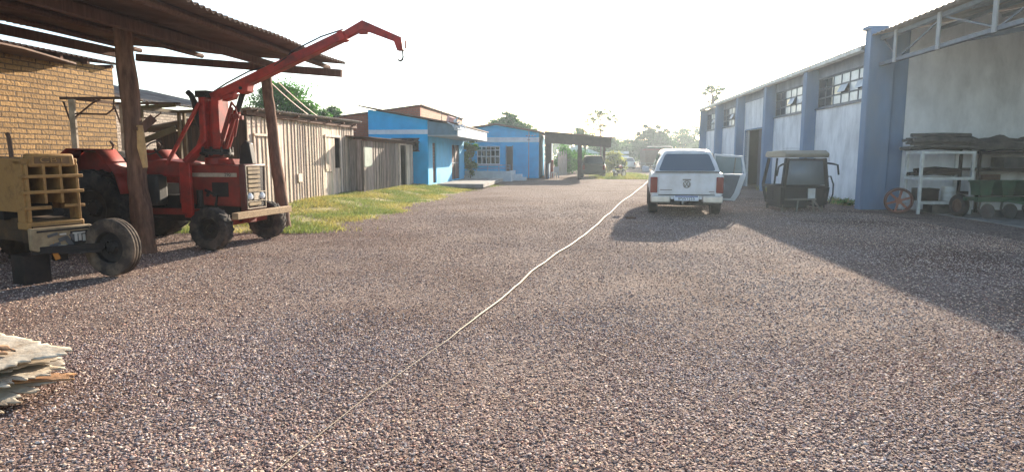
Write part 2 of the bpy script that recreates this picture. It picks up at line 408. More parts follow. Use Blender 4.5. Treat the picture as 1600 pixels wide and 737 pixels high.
def near(y0, y1, m, fade=0):
    def f(n):
        Yv = y0+(y1-y0)*np.sqrt(rng.uniform((y0/y1)**2, 1, n)); Yv = np.clip(Yv, y0, y1)
        Yv = np.sqrt(rng.uniform(y0*y0, y1*y1, n)); px = rng.uniform(-.9, .9, n)*Yv+rng.uniform(-m, m, n)
        k = (np.sin(px*1.7+Yv)+np.sin(Yv*2.3-px*.8)+rng.normal(0, 1.2, n)) > -1.5
        k &= (px-YS*Yv < 8.6)
        if fade: k &= rng.uniform(size=n) < np.clip((y1-Yv)/fade, 0, 1)**1.3
        return px[k], Yv[k]
    return f
gravel('gravel', 150000, near(2.4, 7., 1., 2.5), .009, .03, True)
gravel('gravel.001', 680000, near(4.5, 27., 1., 17.), .013, .036, False)

# ------------------------------------------------------------------ left: brick buildings
BR = brick_mat('tan_brick', 'Y', '94703f', 'bd9257', '3f2e20', .46, .13, .018, 1.)  # dark mortar tone also paints the shadow lines between the bricks
BRP = brick_mat('pale_brick', 'Y', 'b9a692', 'cdbba8', '85756a', .3, .1, .015)
t = thing('brick_building', 'tan brick building with a corrugated roof behind the tractors on the left', 'building', YD(-14, 6, 0), YR)
MB().bx(-.25, 0, 0, 13.8, 0, 4.25).build('wall', BR, t)
MB().bx(-8, -.25, 13.55, 13.8, 0, 4.2).build('wall', BR, t)
b = MB(); corr(b, (.28, -.2, 4.34), (0, 1, 0), (-1, 0, .12), 14.1, 7, .18, .03); b.build('roof', MT['rust'], t, solid=.008)
b = MB()
for i in range(15): b.bx(-.5, .2, .2+i*.95, .3+i*.95, 4.2, 4.3)
b.build_each('rafter', MT['timber'], t)
b = MB(); b.bx(.002, .05, 3.2, 3.9, 3.55, 3.62); b.bx(.002, .05, 4.4, 5.1, 3.3, 3.36); b.build_each('ledge', MT['timber'], t)
b = MB(); b.prism([(.0, 5.), (1.35, 5.), (1.05, 9.5), (.32, 12.0), (.0, 12.0)], 'z', 4.1, 4.14); b.build('shadow_overhang', MT['rust'], t)  # sheet added and skewed to throw the slanted shadow on the wall
t = thing('brick_building', 'pale brick building with a low tiled roof edge behind the red crane tractor', 'building', YD(-14.25, 19.95, .1), YR)
MB().bx(-.25, 0, 0, 8, 0, 3.15).build('wall', BRP, t)
MB().bx(-6, -.25, 7.75, 8, 0, 3.1).build('wall', BRP, t)
b = MB(); corr(b, (.3, -.1, 3.28), (0, 1, 0), (-1, 0, .22), 8.3, 5, .25, .04); b.build('roof', MT['rust_light'], t, solid=.01)

# ------------------------------------------------------------------ open pole shed over the tractors
t = thing('open_shed', 'open pole shed with a sagging corrugated roof on crooked log posts', 'shed', YD(-7, 10.9, 0), YR)
def SL(lat, Y, h): return (lat+7, (Y-10.9)*1.005, h)
b = MB()
corr(b, SL(-5.55, 4.2, 3.8), (0, 1, 0), (-1, 0, .098), 11.7, 6.3, .16, .028, 6, .02)
b.build('roof', MT['rust'], t, solid=.008)
b = MB()
for k, la in enumerate((-6.0, -7.6, -9.2, -10.8)):
    h = 3.8+(-5.55-la)*.098-.1
    b.tube([SL(la, 4.3, h), SL(la+.08, 8, h-.03), SL(la-.05, 12, h+.01), SL(la, 15.9, h-.01)], [.07, .06, .065, .055], 8)
b.build_each('purlin', MT['timber'], t)
def logpost(path, rad, name='post'):
    bb = MB(); pts, rr = [], []
    for i in range(len(path)-1):
        for j in range(5):
            f = j/5; p = Vector(path[i]).lerp(Vector(path[i+1]), f)
            pts.append(p+Vector((random.uniform(-.012, .012), random.uniform(-.012, .012), 0))); rr.append((rad[i]*(1-f)+rad[i+1]*f)*random.uniform(.95, 1.05))
    pts.append(Vector(path[-1])); rr.append(rad[-1])
    bb.tube(pts, rr, 12)
    return bb
def W2S(v): m = t_inv @ Vector(v); return tuple(m)
t_inv = (Matrix.Translation(t.location) @ Matrix.Rotation(YR, 4, 'Z')).inverted()
p1 = [P(229, 398, 10.7)-Vector((0, 0, .05)), P(222, 340, 10.75), P(212, 250, 10.8), P(203, 150, 10.85), P(190, 38, 10.9)]
post = logpost([W2S(p) for p in p1], [.185, .17, .14, .145, .14]).build('post', MT['log'], t)
bb = MB(); q = [W2S(P(a, c, 10.66)) for a, c in ((212, 196), (215, 230), (221, 262))]
bb.tube([Vector(x)+Vector((.085, -.02, 0)) for x in q], [.05, .07, .04], 8); bb.build('bare_wood_patch', MT['log_bare'], post)
bb = MB(); bb.bar(W2S(P(216, 206, 10.6)), W2S(P(240, 184, 10.8)), .03, .13); bb.build('nailed_board', MT['timber'], post)
p2 = [P(446, 356, 14.4)-Vector((0, 0, .05)), P(434, 270, 14.6), P(424, 190, 14.8), P(417, 128, 15.), P(415, 104, 15.1)]
logpost([W2S(p) for p in p2], [.13, .13, .115, .12, .11]).build('post', MT['log'], t)
for la, Y in ((-11.6, 10.4), (-7.0, 5.6), (-11.6, 5.6)):
    h = 3.75+(-5.55-la)*.098-.15
    logpost([SL(la, Y, -.05), SL(la+.06, Y, 1.6), SL(la, Y, h)], [.14, .12, .11]).build('post', MT['log'], t)
b = MB(); b.bar(W2S(P(534, 115, 15.2)), W2S(P(214, 90, 16.)), .1, .17); b.build('beam', MT['timber'], t)
b = MB(); b.bar(W2S(P(-120, 20, 11.8)), W2S(P(200, 87, 15.9)), .1, .2); b.build('beam', MT['timber'], t)
b = MB(); b.bar(SL(-7.0, 4.3, 3.62), SL(-6.95, 11.3, 3.62), .12, .16); b.build('beam', MT['timber'], t)
b = MB(); b.bar(SL(-7.0, 11.0, 3.66), SL(-6.9, 15.4, 3.66), .1, .14); b.build('beam', MT['timber'], t)

# ------------------------------------------------------------------ wooden sheds
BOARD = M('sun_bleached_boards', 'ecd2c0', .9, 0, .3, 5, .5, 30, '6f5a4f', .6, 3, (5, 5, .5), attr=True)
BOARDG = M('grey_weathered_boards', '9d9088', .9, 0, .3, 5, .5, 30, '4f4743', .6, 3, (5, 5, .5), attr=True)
def boards(mb, axis, a0, a1, z0, ztop, face, holes=(), w=.22, th=.025, batten=True):
    """vertical boards along local 'axis' in the plane at coordinate face; holes (s0, s1, h0, h1)"""
    s = a0
    while s < a1-.02:
        ww = min(random.uniform(.8, 1.25)*w, a1-s); g = random.uniform(.72, 1.12)
        mb.col = (g*random.uniform(.95, 1.1), g, g*random.uniform(.9, 1.02))
        d = random.uniform(-.003, .003); c = s+ww/2; zt = ztop(c)+random.uniform(-.02, .01); zb = z0+random.uniform(-.02, .03)
        seg = [(zb, zt)]
        for h in holes:
            if h[0] < c < h[1]:
                seg = [(zb, h[2]), (h[3], zt)]
        for u0, u1 in seg:
            if axis == 'y': mb.bx(face+d-th, face+d, s+.004, s+ww-.004, u0, u1)
            else: mb.bx(s+.004, s+ww-.004, face+d, face+d+th, u0, u1)
        if batten and not any(h[0]-.05 < s < h[1]+.05 for h in holes) and random.random() < .9:
            g = random.uniform(.45, .9); mb.col = (g, g*.97, g*.92)
            if axis == 'y': mb.bx(face+.006, face+.02, s-.028, s+.028, zb, zt)
            else: mb.bx(s-.028, s+.028, face-.02, face-.006, zb, zt)
        s += ww
    mb.col = (1, 1, 1)
t = thing('wooden_shed', 'tall wooden shed of pale sun bleached vertical boards beside the grass', 'shed', YD(-8.6, 16.9, .08), YR)
L1 = 7.95
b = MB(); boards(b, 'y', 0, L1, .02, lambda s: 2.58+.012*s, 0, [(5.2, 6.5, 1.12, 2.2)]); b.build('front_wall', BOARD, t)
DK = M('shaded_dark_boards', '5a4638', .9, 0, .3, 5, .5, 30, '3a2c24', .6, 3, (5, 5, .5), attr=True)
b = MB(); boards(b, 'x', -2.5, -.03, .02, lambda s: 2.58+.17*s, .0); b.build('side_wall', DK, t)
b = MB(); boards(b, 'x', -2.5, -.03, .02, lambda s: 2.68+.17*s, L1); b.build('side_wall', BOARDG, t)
MB().bx(-2.55, -2.5, .03, L1, 0, 2.2).build('rear_wall', BOARDG, t)
b = MB(); corr(b, (.28, -.35, 2.76), (0, 1, .012), (-1, 0, -.17), L1+.7, 3.4, .18, .026); b.build('roof', MT['rust_light'], t, solid=.008)
b = MB()
b.bx(.02, .12, -.2, L1+.2, 2.6, 2.7)
for i in range(7): b.bar((-.3, .14+i*1.27, 2.6), (.24, .14+i*1.27, 2.725), .08, .05)
b.build_each('rafter', MT['timber'], t)
w = MB(); w.bx(.03, .07, 5.12, 6.58, 2.2, 2.28); w.bx(.03, .06, 5.12, 5.18, 1.1, 2.2); w.bx(.02, .06, 6.5, 6.58, 1.1, 2.2)
w = w.build('window', BOARD, t)
b = MB(); boards(b, 'y', 5.2, 6.02, 1.0, lambda s: 2.2, .03, w=.2, batten=False); b.build('shutter', BOARD, w)
b = MB(); b.bx(.035, .07, .25, 1.4, 2.08, 2.14); b.bx(.03, .05, 1.38, 1.42, .1, 2.1); b.bx(.03, .05, .26, .3, .1, 2.1); b.bx(.03, .07, .9, .96, 1.2, 1.28); b.build('door_frame', BOARD, t)
MB().bx(.03, .06, 2.9, 3.15, .75, 1.).build('patch_board', BOARD, t)
MB().bx(.0, .035, L1-.08, L1+.02, 0, 2.75).build('corner_post', BOARD, t)

t = thing('wooden_shed', 'low weathered grey wooden shed with an open dark doorway beside the blue house', 'shed', YD(-8.0, 24.2, .22), YR)
L2 = 7.3
b = MB(); boards(b, 'y', 0, L2, .02, lambda s: 1.98-.0*s, 0, [(4.95, 6.05, 0, 1.9), (.1, 1., 1.0, 1.75)]); b.build('front_wall', BOARDG, t)
b = MB(); boards(b, 'x', -4, -.03, .02, lambda s: 2.0-.05*s, 0); b.build('side_wall', BOARDG, t)
b = MB(); boards(b, 'x', -4, -.03, .02, lambda s: 2.0-.05*s, L2); b.build('side_wall', BOARDG, t)
MB().bx(-4, -3.95, .03, L2, 0, 2.15).build('rear_wall', BOARDG, t)
b = MB(); corr(b, (.35, -.25, 2.09), (0, 1, 0), (-1, 0, .06), L2+.5, 4.6, .18, .026); b.build('roof', MT['rust'], t, solid=.008)
b = MB(); b.bx(.01, .11, -.1, L2+.1, 1.97, 2.05); b.build('rafter', MT['timber'], t)
w = MB(); w.bx(-.01, .02, .1, 1., 1., 1.75); w.build('window', M('faded_green_panel', '63776c', .6, 0, .25, 3, .1), t)
b = MB(); boards(b, 'y', 6.02, 7.2, .0, lambda s: 1.95, .045, w=.24, batten=False); b.build('door', BOARD, t)
b = MB(); b.bx(-.02, .06, 4.8, 4.93, 0, 2.05); b.bx(-.02, .05, 4.93, 6.05, 1.9, 1.98); b.build('door_frame', BOARD, t)

# ------------------------------------------------------------------ blue houses and the brick storey
t = thing('blue_house', 'nearer bright blue house with a white band and deep grey canopy', 'house', YD(-7.26, 31.5, .15), YR)
D1, W1 = 10.2, 2.95
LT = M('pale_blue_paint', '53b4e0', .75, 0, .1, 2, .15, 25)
def wall_y(mb, face, th, y0, y1, z0, z1, holes):
    """wall in plane x=face (thickness th inward), rectangular holes (y0,y1,z0,z1) sorted"""
    s = y0
    for h in sorted(holes):
        if h[0] > s: mb.bx(face-th, face, s, h[0], z0, z1)
        if h[2] > z0: mb.bx(face-th, face, h[0], h[1], z0, h[2])
        if h[3] < z1: mb.bx(face-th, face, h[0], h[1], h[3], z1)
        s = h[1]
    if s < y1: mb.bx(face-th, face, s, y1, z0, z1)
def wall_x(mb, face, th, x0, x1, z0, z1, holes):
    s = x0
    for h in sorted(holes):
        if h[0] > s: mb.bx(s, h[0], face, face+th, z0, z1)
        if h[2] > z0: mb.bx(h[0], h[1], face, face+th, z0, h[2])
        if h[3] < z1: mb.bx(h[0], h[1], face, face+th, h[3], z1)
        s = h[1]
    if s < x1: mb.bx(s, x1, face, face+th, z0, z1)
dh = [(1.05, 1.9, .12, 2.15), (6.1, 8.6, .12, 2.15)]
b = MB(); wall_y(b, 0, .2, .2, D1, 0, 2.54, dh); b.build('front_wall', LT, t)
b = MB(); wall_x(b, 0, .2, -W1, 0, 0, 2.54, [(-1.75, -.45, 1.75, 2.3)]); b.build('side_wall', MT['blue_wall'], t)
b = MB(); b.prism([(-W1, 2.76), (-.002, 2.76), (-.002, 3.22), (-W1, 3.75)], 'y', .0, .2); b.build('gable', MT['blue_wall'], t)
b = MB(); b.bx(-W1, .012, -.012, .2, 2.543, 2.757); b.bx(-.2, .012, .2, D1, 2.543, 2.757); b.build('band', MT['white_trim'], t)
MB().bx(-.2, 0, .2, D1, 2.76, 3.2).build('upper_wall', MT['blue_wall'], t)
MB().bx(-W1, -.2, D1-.2, D1, 0, 3.2).build('rear_wall', MT['blue_wall'], t)
b = MB(); b.prism([(-W1-.4, 3.88), (1.55, 2.98), (1.55, 3.04), (-W1-.4, 3.94)], 'y', -.25, D1+.4); b.build('roof', MT['rust'], t)
b = MB(); b.bx(.015, 1.45, -.02, D1, 2.45, 2.5); b.build('canopy_soffit', MT['soffit'], t)
b = MB(); b.prism([(.02, 2.5), (1.44, 2.5), (1.44, 2.97), (.02, 3.18)], 'y', -.03, .01); b.build('canopy_end', MT['grey_fascia'], t)
b = MB()
for i in range(9): b.bx(1.45, 1.5, .0+i*1.13, 1.12+i*1.13, 2.44, 2.95)
b.build('canopy_fascia', MT['white_trim'], t)
b = MB(); b.bx(-.16, -.1, 1.05, 1.9, .12, 2.15); d = b.build('door', MT['door_brown'], t)
b = MB()
for i in range(7): b.bx(-.1, -.07, 1.05, 1.9, 1.0+i*.16, 1.03+i*.16)
b.bx(-.1, -.06, 1.05, 1.1, .12, 2.15); b.bx(-.1, -.06, 1.85, 1.9, .12, 2.15); b.build('grille', MT['frame'], d)
b = MB(); b.bx(-.15, -.1, 6.1, 8.6, .12, 2.15); d = b.build('door', MT['door_brown'], t)
b = MB(); b.bx(-.1, -.05, 6.1, 6.2, .12, 2.15); b.bx(-.1, -.05, 8.5, 8.6, .12, 2.15); b.bx(-.1, -.06, 6.2, 8.5, 1.05, 1.12); b.bx(-.1, -.05, 7.3, 7.4, .12, 2.15); b.build('grille', MT['frame'], d)
b = MB(); b.bx(-1.75, -.45, .08, .12, 1.75, 2.3); w = b.build('window', MT['glass'], t)
b = MB()
for i in range(8): b.bx(-1.75+i*.18, -1.72+i*.18, .04, .07, 1.75, 2.3)
b.bx(-1.8, -.4, -.02, .0, 2.3, 2.36); b.bx(-1.8, -.4, -.03, .0, 1.7, 1.75); b.build('bars', MT['brown'], w)
b = MB(); b.bx(.25, 2.6, .9, 9.5, -.1, .1); kind(b.build('path', MT['concrete'], bevel=.02), 'structure')
bpy.data.objects['path'].location = t.location; bpy.data.objects['path'].rotation_euler = t.rotation_euler
# broken bits and masts on the canopy
for i, (y, h) in enumerate(((1.9, 1.1), (2.8, .9), (6.5, 1.2))):
    x = .3+.2*i
    b = MB(); b.tube([(0, 0, 0), (.02, 0, h)], .018, 6); b.tube([(-.18, 0, h*.85), (.2, 0, h*.86)], .01, 5)
    o = b.build('antenna_mast', MT['steel']); o.location = t.matrix_basis @ Vector((x, y, 3.18)); tag(o, 'thin metal mast on the canopy roof of the nearer blue house', 'mast', 'thin masts on the canopy roof')
b = MB(); b.bx(0, .5, 0, .7, 0, .5); b.build
o = b.build('box', M('pinkish_panel', 'c9958c', .7, 0, .3, 4, .2), bevel=.04); o.location = t.matrix_basis @ Vector((1.0, .25, 3.08)); o.rotation_euler = (.2, .25, .4)
o.scale = (.7, .8, .6)
tag(o, 'faded pinkish box lying on the near corner of the canopy roof', 'box')
b = MB()
for i in range(9): b.tube([(random.uniform(-.2, .2), random.uniform(-.1, .1), 0), (random.uniform(-.5, .5), random.uniform(-.2, .2), random.uniform(-.3, .4)), (random.uniform(-.6, .6), random.uniform(-.3, .3), random.uniform(-.5, .2))], [.04, .05, .03], 5)
o = b.build('torn_sheeting', MT['white_trim']); o.location = t.matrix_basis @ Vector((1.45, -.05, 3.05)); tag(o, 'torn white sheeting hanging off the near corner of the canopy', 'sheeting')

BRR = brick_mat('shade_side_brick', 'X', 'a2563c', 'b5684a', '7d6a5e', .3, .12, .015, .4)  # redder tone carries the shade of the end wall
BRL = brick_mat('sunlit_side_brick', 'Y', 'b98263', 'c79577', '8d7a6c', .3, .12, .015, .4)  # paler tone puts the sun on the side wall into the colour
t = thing('brick_storey', 'unplastered red brick building rising behind the nearer blue house', 'building', YD(-8.25, 34.2, .15), YR)
b = MB(); b.prism([(-5.2, 0), (0, 0), (0, 4.1), (-5.2, 3.45)], 'y', 0, .25); b.build('end_wall', BRR, t)
MB().bx(-.25, 0, .25, 12.7, 0, 4.08).build('side_wall', BRL, t)
b = MB(); b.prism([(-5.4, 3.44), (.12, 4.13), (.12, 4.18), (-5.4, 3.49)], 'y', -.1, 12.9); b.build('roof', MT['rust'], t)

t = thing('blue_house', 'farther bright blue house with a low gable and white barred window', 'house', (1.95, 47, .05), YR)
D2 = 8
b = MB(); wall_x(b, 0, .2, -7.6, 0, 0, 2.6, [(-4.55, -2.85, 1.0, 2.32), (-2.35, -1.95, .1, 2.3)]); b.build('front_wall', MT['blue_wall'], t)
b = MB(); b.bx(-7.6, .012, -.012, .2, 2.603, 2.95); b.build('band', MT['white_trim'], t)
b = MB(); b.prism([(-7.6, 2.953), (0, 2.953), (0, 3.28), (-3.15, 3.84), (-7.6, 3.2)], 'y', .0, .2); b.build('gable', MT['blue_wall'], t)
MB().bx(-.2, 0, .2, D2, 0, 3.25).build('side_wall', MT['blue_wall'], t)
MB().bx(-7.6, -7.4, .2, D2, 0, 3.15).build('side_wall', MT['blue_wall'], t)
MB().bx(-7.4, -.2, D2-.2, D2, 0, 3.15).build('rear_wall', MT['blue_wall'], t)
b = MB(); b.prism([(-8, 3.19), (-3.15, 3.9), (.35, 3.26), (.35, 3.34), (-3.15, 3.98), (-8, 3.27)], 'y', -.35, D2+.3); b.build('roof', MT['rust'], t)
w = MB(); w.bx(-4.55, -2.85, .12, .15, 1., 2.32); w = w.build('window', MT['glass'], t)
b = MB()
for x in np.linspace(-4.55, -2.9, 6): b.bx(x, x+.05, .03, .08, 1., 2.32)
for z in (1., 1.55, 2.0, 2.27): b.bx(-4.55, -2.85, .0, .05, z, z+.05)
b.bx(-4.7, -2.7, -.08, 0, .9, .98); b.build('frame', MT['white_trim'], w)
d = MB(); d.bx(-2.35, -1.95, .1, .14, .1, 2.3); d = d.build('door', MT['brown'], t)
b = MB(); b.bx(-2.42, -2.35, -.03, .12, .1, 2.36); b.bx(-1.95, -1.88, -.03, .12, .1, 2.36); b.build('door_frame', MT['frame'], d)
# little drawn mark under the eave, as on the wall
b = MB()
for i in range(4): b.bx(-.95+i*.2, -.82+i*.2, -.012, -.004, 3.02, 3.1)
b.build('faint_lettering', MT['frame'], t)
t = thing('porch_wall', 'low white porch wall with dark rail in front of the farther blue house', 'wall', (-.05, 42.3, 0), YR)
MB().bx(-3.1, 0, 0, .18, -.05, .66).build('wall', MT['white_trim'], t, bevel=.01)
MB().bx(-.18, 0, .18, 3.0, -.05, .66).build('wall', MT['white_trim'], t)
b = MB(); b.bx(.01, .5, 1.6, 2.8, -.05, .4); b.bx(.5, .8, 1.6, 2.8, -.05, .2); b.build('step', MT['white_trim'], t)
b = MB()
for z in (.85, 1.05): b.bar((-3.1, .1, z), (-.1, .1, z), .04, .04)
for i in range(5): b.bar((-3.05+i*.74, .1, .6), (-3.05+i*.74, .1, 1.07), .04, .04)
b.build('rail', MT['blue_dark'], t)
b = MB(); b.bx(-3, -.2, .2, 4.5, -.05, .12); o = b.build('path', MT['concrete']); o.location = t.location; o.rotation_euler = t.rotation_euler; kind(o, 'structure')
t = thing('carport', 'dark brown timber carport joined to the farther blue house', 'carport', (2.35, 46.6, 0), YR)
b = MB(); b.prism([(0, 2.6), (4.75, 2.25), (4.75, 2.88), (2.6, 3.1), (0, 3.34)], 'y', 0, .12); b.build('fascia', MT['brown'], t)
b = MB(); b.prism([(0, 3.35), (2.6, 3.12), (4.85, 2.9), (4.85, 2.98), (2.6, 3.2), (0, 3.43)], 'y', -.15, 8); b.build('roof', MT['rust'], t)
MB().bx(4.66, 4.75, .12, 7.8, 2.3, 2.85).build('fascia', MT['brown'], t)
for x, y, k in ((2.55, .12, .26), (.15, .15, .16), (4.6, 7.7, .2), (2.5, 7.7, .2), (.15, 7.7, .2)): MB().bx(x-k/2, x+k/2, y, y+k, -.05, 2.75).build('post', MT['brown'], t)
b = MB(); b.prism([(.05, 1.), (.5, 1.2), (.5, 3.2), (.05, 3.2)], 'y', .13, .2); b.build('bracing_panel', MT['brown'], t)
MB().bx(.02, .3, .6, 7.6, 0, 2.9).build('shade_panel', MT['blue_dark'], t)  # slate panel added to paint the shade on the house's side
# ------------------------------------------------------------------ wheels
def wheel(parent, c, r, w, rim_r, rim_mat, tyre_mat, axis=(0, 1, 0), lugs=0, ribs=0, spokes=0, n=36, side=-1):
    """rim disc mesh named wheel with a tyre child; centre c in the parent's space"""
    m = MB(); h = w/2
    m.lathe([(rim_r, -h*.8), (rim_r*.93, -h*.75), (rim_r*.86, -h*.25), (rim_r*.45, -h*.12), (rim_r*.3, -h*.45), (.001, -h*.5)], c, axis, n)
    m.lathe([(rim_r, h*.8), (rim_r*.93, h*.75), (rim_r*.86, h*.25), (rim_r*.45, h*.12), (rim_r*.3, h*.45), (.001, h*.5)], c, axis, n)
    ax = Vector(axis).normalized(); x = ax.cross(Vector((0, 0, 1))).normalized(); z = Vector((0, 0, 1))
    for i in range(6):
        a = i*math.pi/3
        for s in (-1, 1):
            q = Vector(c)+(x*math.cos(a)+z*math.sin(a))*rim_r*.36+ax*s*h*.35
            m.tube([q-ax*.02*s, q+ax*.03*s], rim_r*.05, 6)
    o = m.build('wheel', rim_mat, parent)
    t = MB(); prof = [(rim_r*.98, -h*.78), (rim_r*1.08, -h*.95), ((r+rim_r)/2, -h*1.04), (r*.95, -h*.95), (r*.985, -h*.8)]
    if ribs:
        for i in range(ribs):
            a0 = -h*.8+i*(1.6*h/ribs); a1 = a0+1.6*h/ribs
            prof += [(r, a0+.01), (r, a1-.018), (r*.955, a1-.013), (r*.955, a1-.004)]
    else: prof += [(r, -h*.5), (r*1.005, 0), (r, h*.5)]
    prof += [(r*.985, h*.8), (r*.95, h*.95), ((r+rim_r)/2, h*1.04), (rim_r*1.08, h*.95), (rim_r*.98, h*.78)]
    t.lathe(prof, c, axis, n if not lugs else 48)
    for i in range(lugs):
        for s in (-1, 1):
            a = 2*math.pi*(i+.25*s)/lugs; a2 = a+.16*r**-.5
            def pt(rr, an, off): return Vector(c)+(x*math.cos(an)+z*math.sin(an))*rr+ax*off
            t.bar(pt(r*.995, a, s*h*.05), pt(r*.98, a2, s*h*.95), .05*r/.68, .05*r/.68, up=tuple(x*math.cos(a)+z*math.sin(a)))
    t.build('tyre', tyre_mat, o, ang=30)
    return o

# ------------------------------------------------------------------ red tractor with a crane
RZ = -math.atan2(.2, .98)
T = thing('crane_tractor', 'red tractor carrying a red lifting crane with its boom raised over the yard', 'tractor', (-5.04, 11.85, 0), RZ)
b = MB(); b.prism([(-1.05, .74), (.22, .70), (.24, 1.43), (-.2, 1.47), (-1.05, 1.45)], 'y', -.29, .29)
hood = b.build('hood', MT['red_dull'], T, bevel=.03)
b = MB(); b.bx(-1.0, .16, -.297, -.29, 1.24, 1.31); b.build('stripe', MT['tin'], hood)
text_mesh('number', '290', .085, MT['ink'], hood, (-.02, -.3, 1.275), (R(90), 0, 0), .002)
b = MB(); b.bx(-.35, -.02, -.296, -.288, .88, 1.14); b.build('side_vent', MT['dark'], hood)
b = MB(); b.prism([(-.315, .64), (.315, .64), (.33, 1.47), (-.33, 1.47)], 'x', .225, .34)
shell = b.build('grille_shell', M('maroon_shell', '5a231f', .5, 0, .2, 4, .1, 50, '5a4438', .5, 3), T, bevel=.02)
b = MB(); b.bx(.335, .345, -.27, .27, .69, 1.42); b.build('grille_recess', MT['dark'], shell)
b = MB()
for z in (.75, 1.0, 1.08, 1.16, 1.24, 1.32, 1.39): b.box((.35, -.07, z), (.03, .36, .055))
b.build_each('grille_slat', MT['slat'], shell)
b = MB()
for p, q in (((.35, -.29, .67), (.35, .29, .67)), ((.35, -.3, 1.44), (.35, .3, 1.44)), ((.35, -.28, .67), (.35, -.3, 1.44)), ((.35, .28, .67), (.35, .3, 1.44)), ((.35, -.28, .80), (.35, .28, .80)), ((.35, -.28, .965), (.35, .28, .965))): b.bar(p, q, .014, .014)
b.build('grille_trim', MT['tin'], shell)
for y in (-.2, .17):
    MB().lathe([(.001, .02), (.045, .015), (.065, -.01), (.07, -.04)], (.37, y, .885), (1, 0, 0), 20).build('headlight', MT['lamp_white'], shell)
b = MB(); b.bx(.346, .365, -.1, .07, .82, .95); b.build('badge_plate', MT['tin'], shell)
b = MB(); b.bx(.42, .54, -.86, .86, .53, .645); b.build('bumper', MT['plank'], T, bevel=.008)
b = MB(); b.bx(.1, .42, -.2, -.12, .5, .6); b.bx(.1, .42, .12, .2, .5, .6); b.build_each('bumper_bracket', MT['red_dull'], T)
b = MB(); b.bx(-.1, .1, -.7, .7, .38, .5); b.bx(-.25, .25, -.12, .12, .4, .72); b.build('front_axle', MT['red_dull'], T, bevel=.01)
for y in (-.84, .84): wheel(T, (0, y, .365), .365, .23, .2, MT['dark'], MT['tyre_dusty'], ribs=0, lugs=18)
b = MB(); b.bx(-1.5, .1, -.2, .2, .42, .9); b.bx(-.9, -.5, -.27, .27, .6, .85); b.tube([(-.6, -.3, .7), (-.6, -.3, 1.0)], .06, 10); b.tube([(-.3, -.29, .7), (-.25, -.3, .9), (-.5, -.28, 1.0)], .03, 8)
b.tube([(-.45, -.3, .9), (-.38, -.34, .98)], .03, 8); b.build('engine', MT['dark'], T)
b = MB(); b.bx(-2.6, -1.4, -.25, .25, .5, 1.1); b.bx(-2.5, -2.2, -.75, .75, .55, .8); b.build('gearbox', MT['dark'], T)
b = MB(); b.bx(-1.95, -1.3, -.52, -.24, .72, 1.28); b.build('fuel_tank', M('grey_tank', '383634', .6, .2, .25, 4, .15, 40, '3c332c', .5, 3), T, bevel=.05, seg=3)
b = MB(); b.bx(-2.3, -.5, -.36, -.26, .55, .66); b.bx(-2.3, -.5, .26, .36, .55, .66); b.build('frame_rail', MT['red_dull'], T)
b = MB(); b.prism([(-2.0, 1.28), (-.9, 1.22), (-.9, 1.5), (-1.4, 1.56), (-2.0, 1.46)], 'y', -.34, .34); b.build('cowl', MT['red_dull'], T, bevel=.03)
# crane
b = MB()
for y in (-.43, .43):
    b.bx(-.87, -.66, y-.04, y+.04, .56, 1.5); b.bar((-.76, y, 1.48), (-.52, y*.35, 1.86), .08, .2, up=(0, 1, 0))
b.bx(-.87, -.66, -.4, .4, .5, .58); b.build('crane_frame', MT['red'], T, bevel=.012)
b = MB(); b.lathe([(.001, 1.47), (.2, 1.47), (.2, 1.58), (.13, 1.6), (.13, 1.64)], (-.44, 0, 0), (0, 0, 1), 20); b.bx(-.3, -.05, -.16, .16, 1.46, 1.56); b.build('crane_mount', MT['red'], T)
b = MB(); b.lathe([(.001, 1.64), (.3, 1.64), (.3, 1.68), (.26, 1.69), (.26, 1.74), (.001, 1.74)], (-.44, 0, 0), (0, 0, 1), 28)
for i in range(10): b.tube([(-.44+.27*math.cos(i*.63), .27*math.sin(i*.63), 1.62), (-.44+.27*math.cos(i*.63), .27*math.sin(i*.63), 1.78)], .025, 6)
b.build('turntable', MT['dark'], T)
b = MB(); b.bx(-.64, -.5, -.16, .16, 1.74, 2.7); b.bx(-.38, -.24, -.15, .15, 1.74, 2.66); b.bx(-.5, -.38, -.06, .1, 1.74, 2.62); b.bx(-.66, -.22, -.18, .18, 1.74, 1.78)
b.tube([(-.52, -.17, 1.78), (-.52, -.17, 2.62)], .03, 10); mast = b.build('mast', MT['red'], T, bevel=.01)
b = MB(); b.bx(-.69, -.45, -.17, .17, 2.67, 2.79); b.tube([(-.49, -.2, 2.72), (-.49, .2, 2.72)], .035, 12); b.build('mast_cap', MT['dark'], mast)
A, B, C = Vector((-.42, 0, 2.67)), Vector((2.2, 0, 3.68)), Vector((2.54, 0, 3.84))
b = MB(); b.bar(A, B, .15, .2, up=(0, 1, 0)); b.bar(A+(B-A)*.97, B+(B-A)*.005, .17, .22, up=(0, 1, 0)); b.prism([(.1, 2.86), (.35, 2.92), (.32, 2.76), (.2, 2.72), (.1, 2.76)], 'y', -.1, .1)
b.prism([(-.2, 2.7), (.05, 2.74), (.0, 2.64), (-.2, 2.6)], 'y', -.085, .085); b.prism([(1.1, 3.36), (1.38, 3.46), (1.2, 3.42)], 'y', -.02, .02)
boom = b.build('boom', MT['red'], T, bevel=.01)
D = Vector((3.22, 0, 3.56))
u = (C-B).normalized(); w = (D-C).normalized()
b = MB(); tk = .062
pu, pw = Vector((-u.z, 0, u.x)), Vector((-w.z, 0, w.x))
mt = C+Vector((0, 0, .075)); mb_ = C-Vector((0, 0, .085))
b.prism([(q_.x, q_.z) for q_ in ((B-u*.1)+pu*tk, mt, D+pw*.05, D+Vector((.05, 0, -.17)), D+Vector((-.06, 0, -.17)), D-w*.1-pw*.06, mb_, (B-u*.1)-pu*tk)], 'y', -.055, .055)
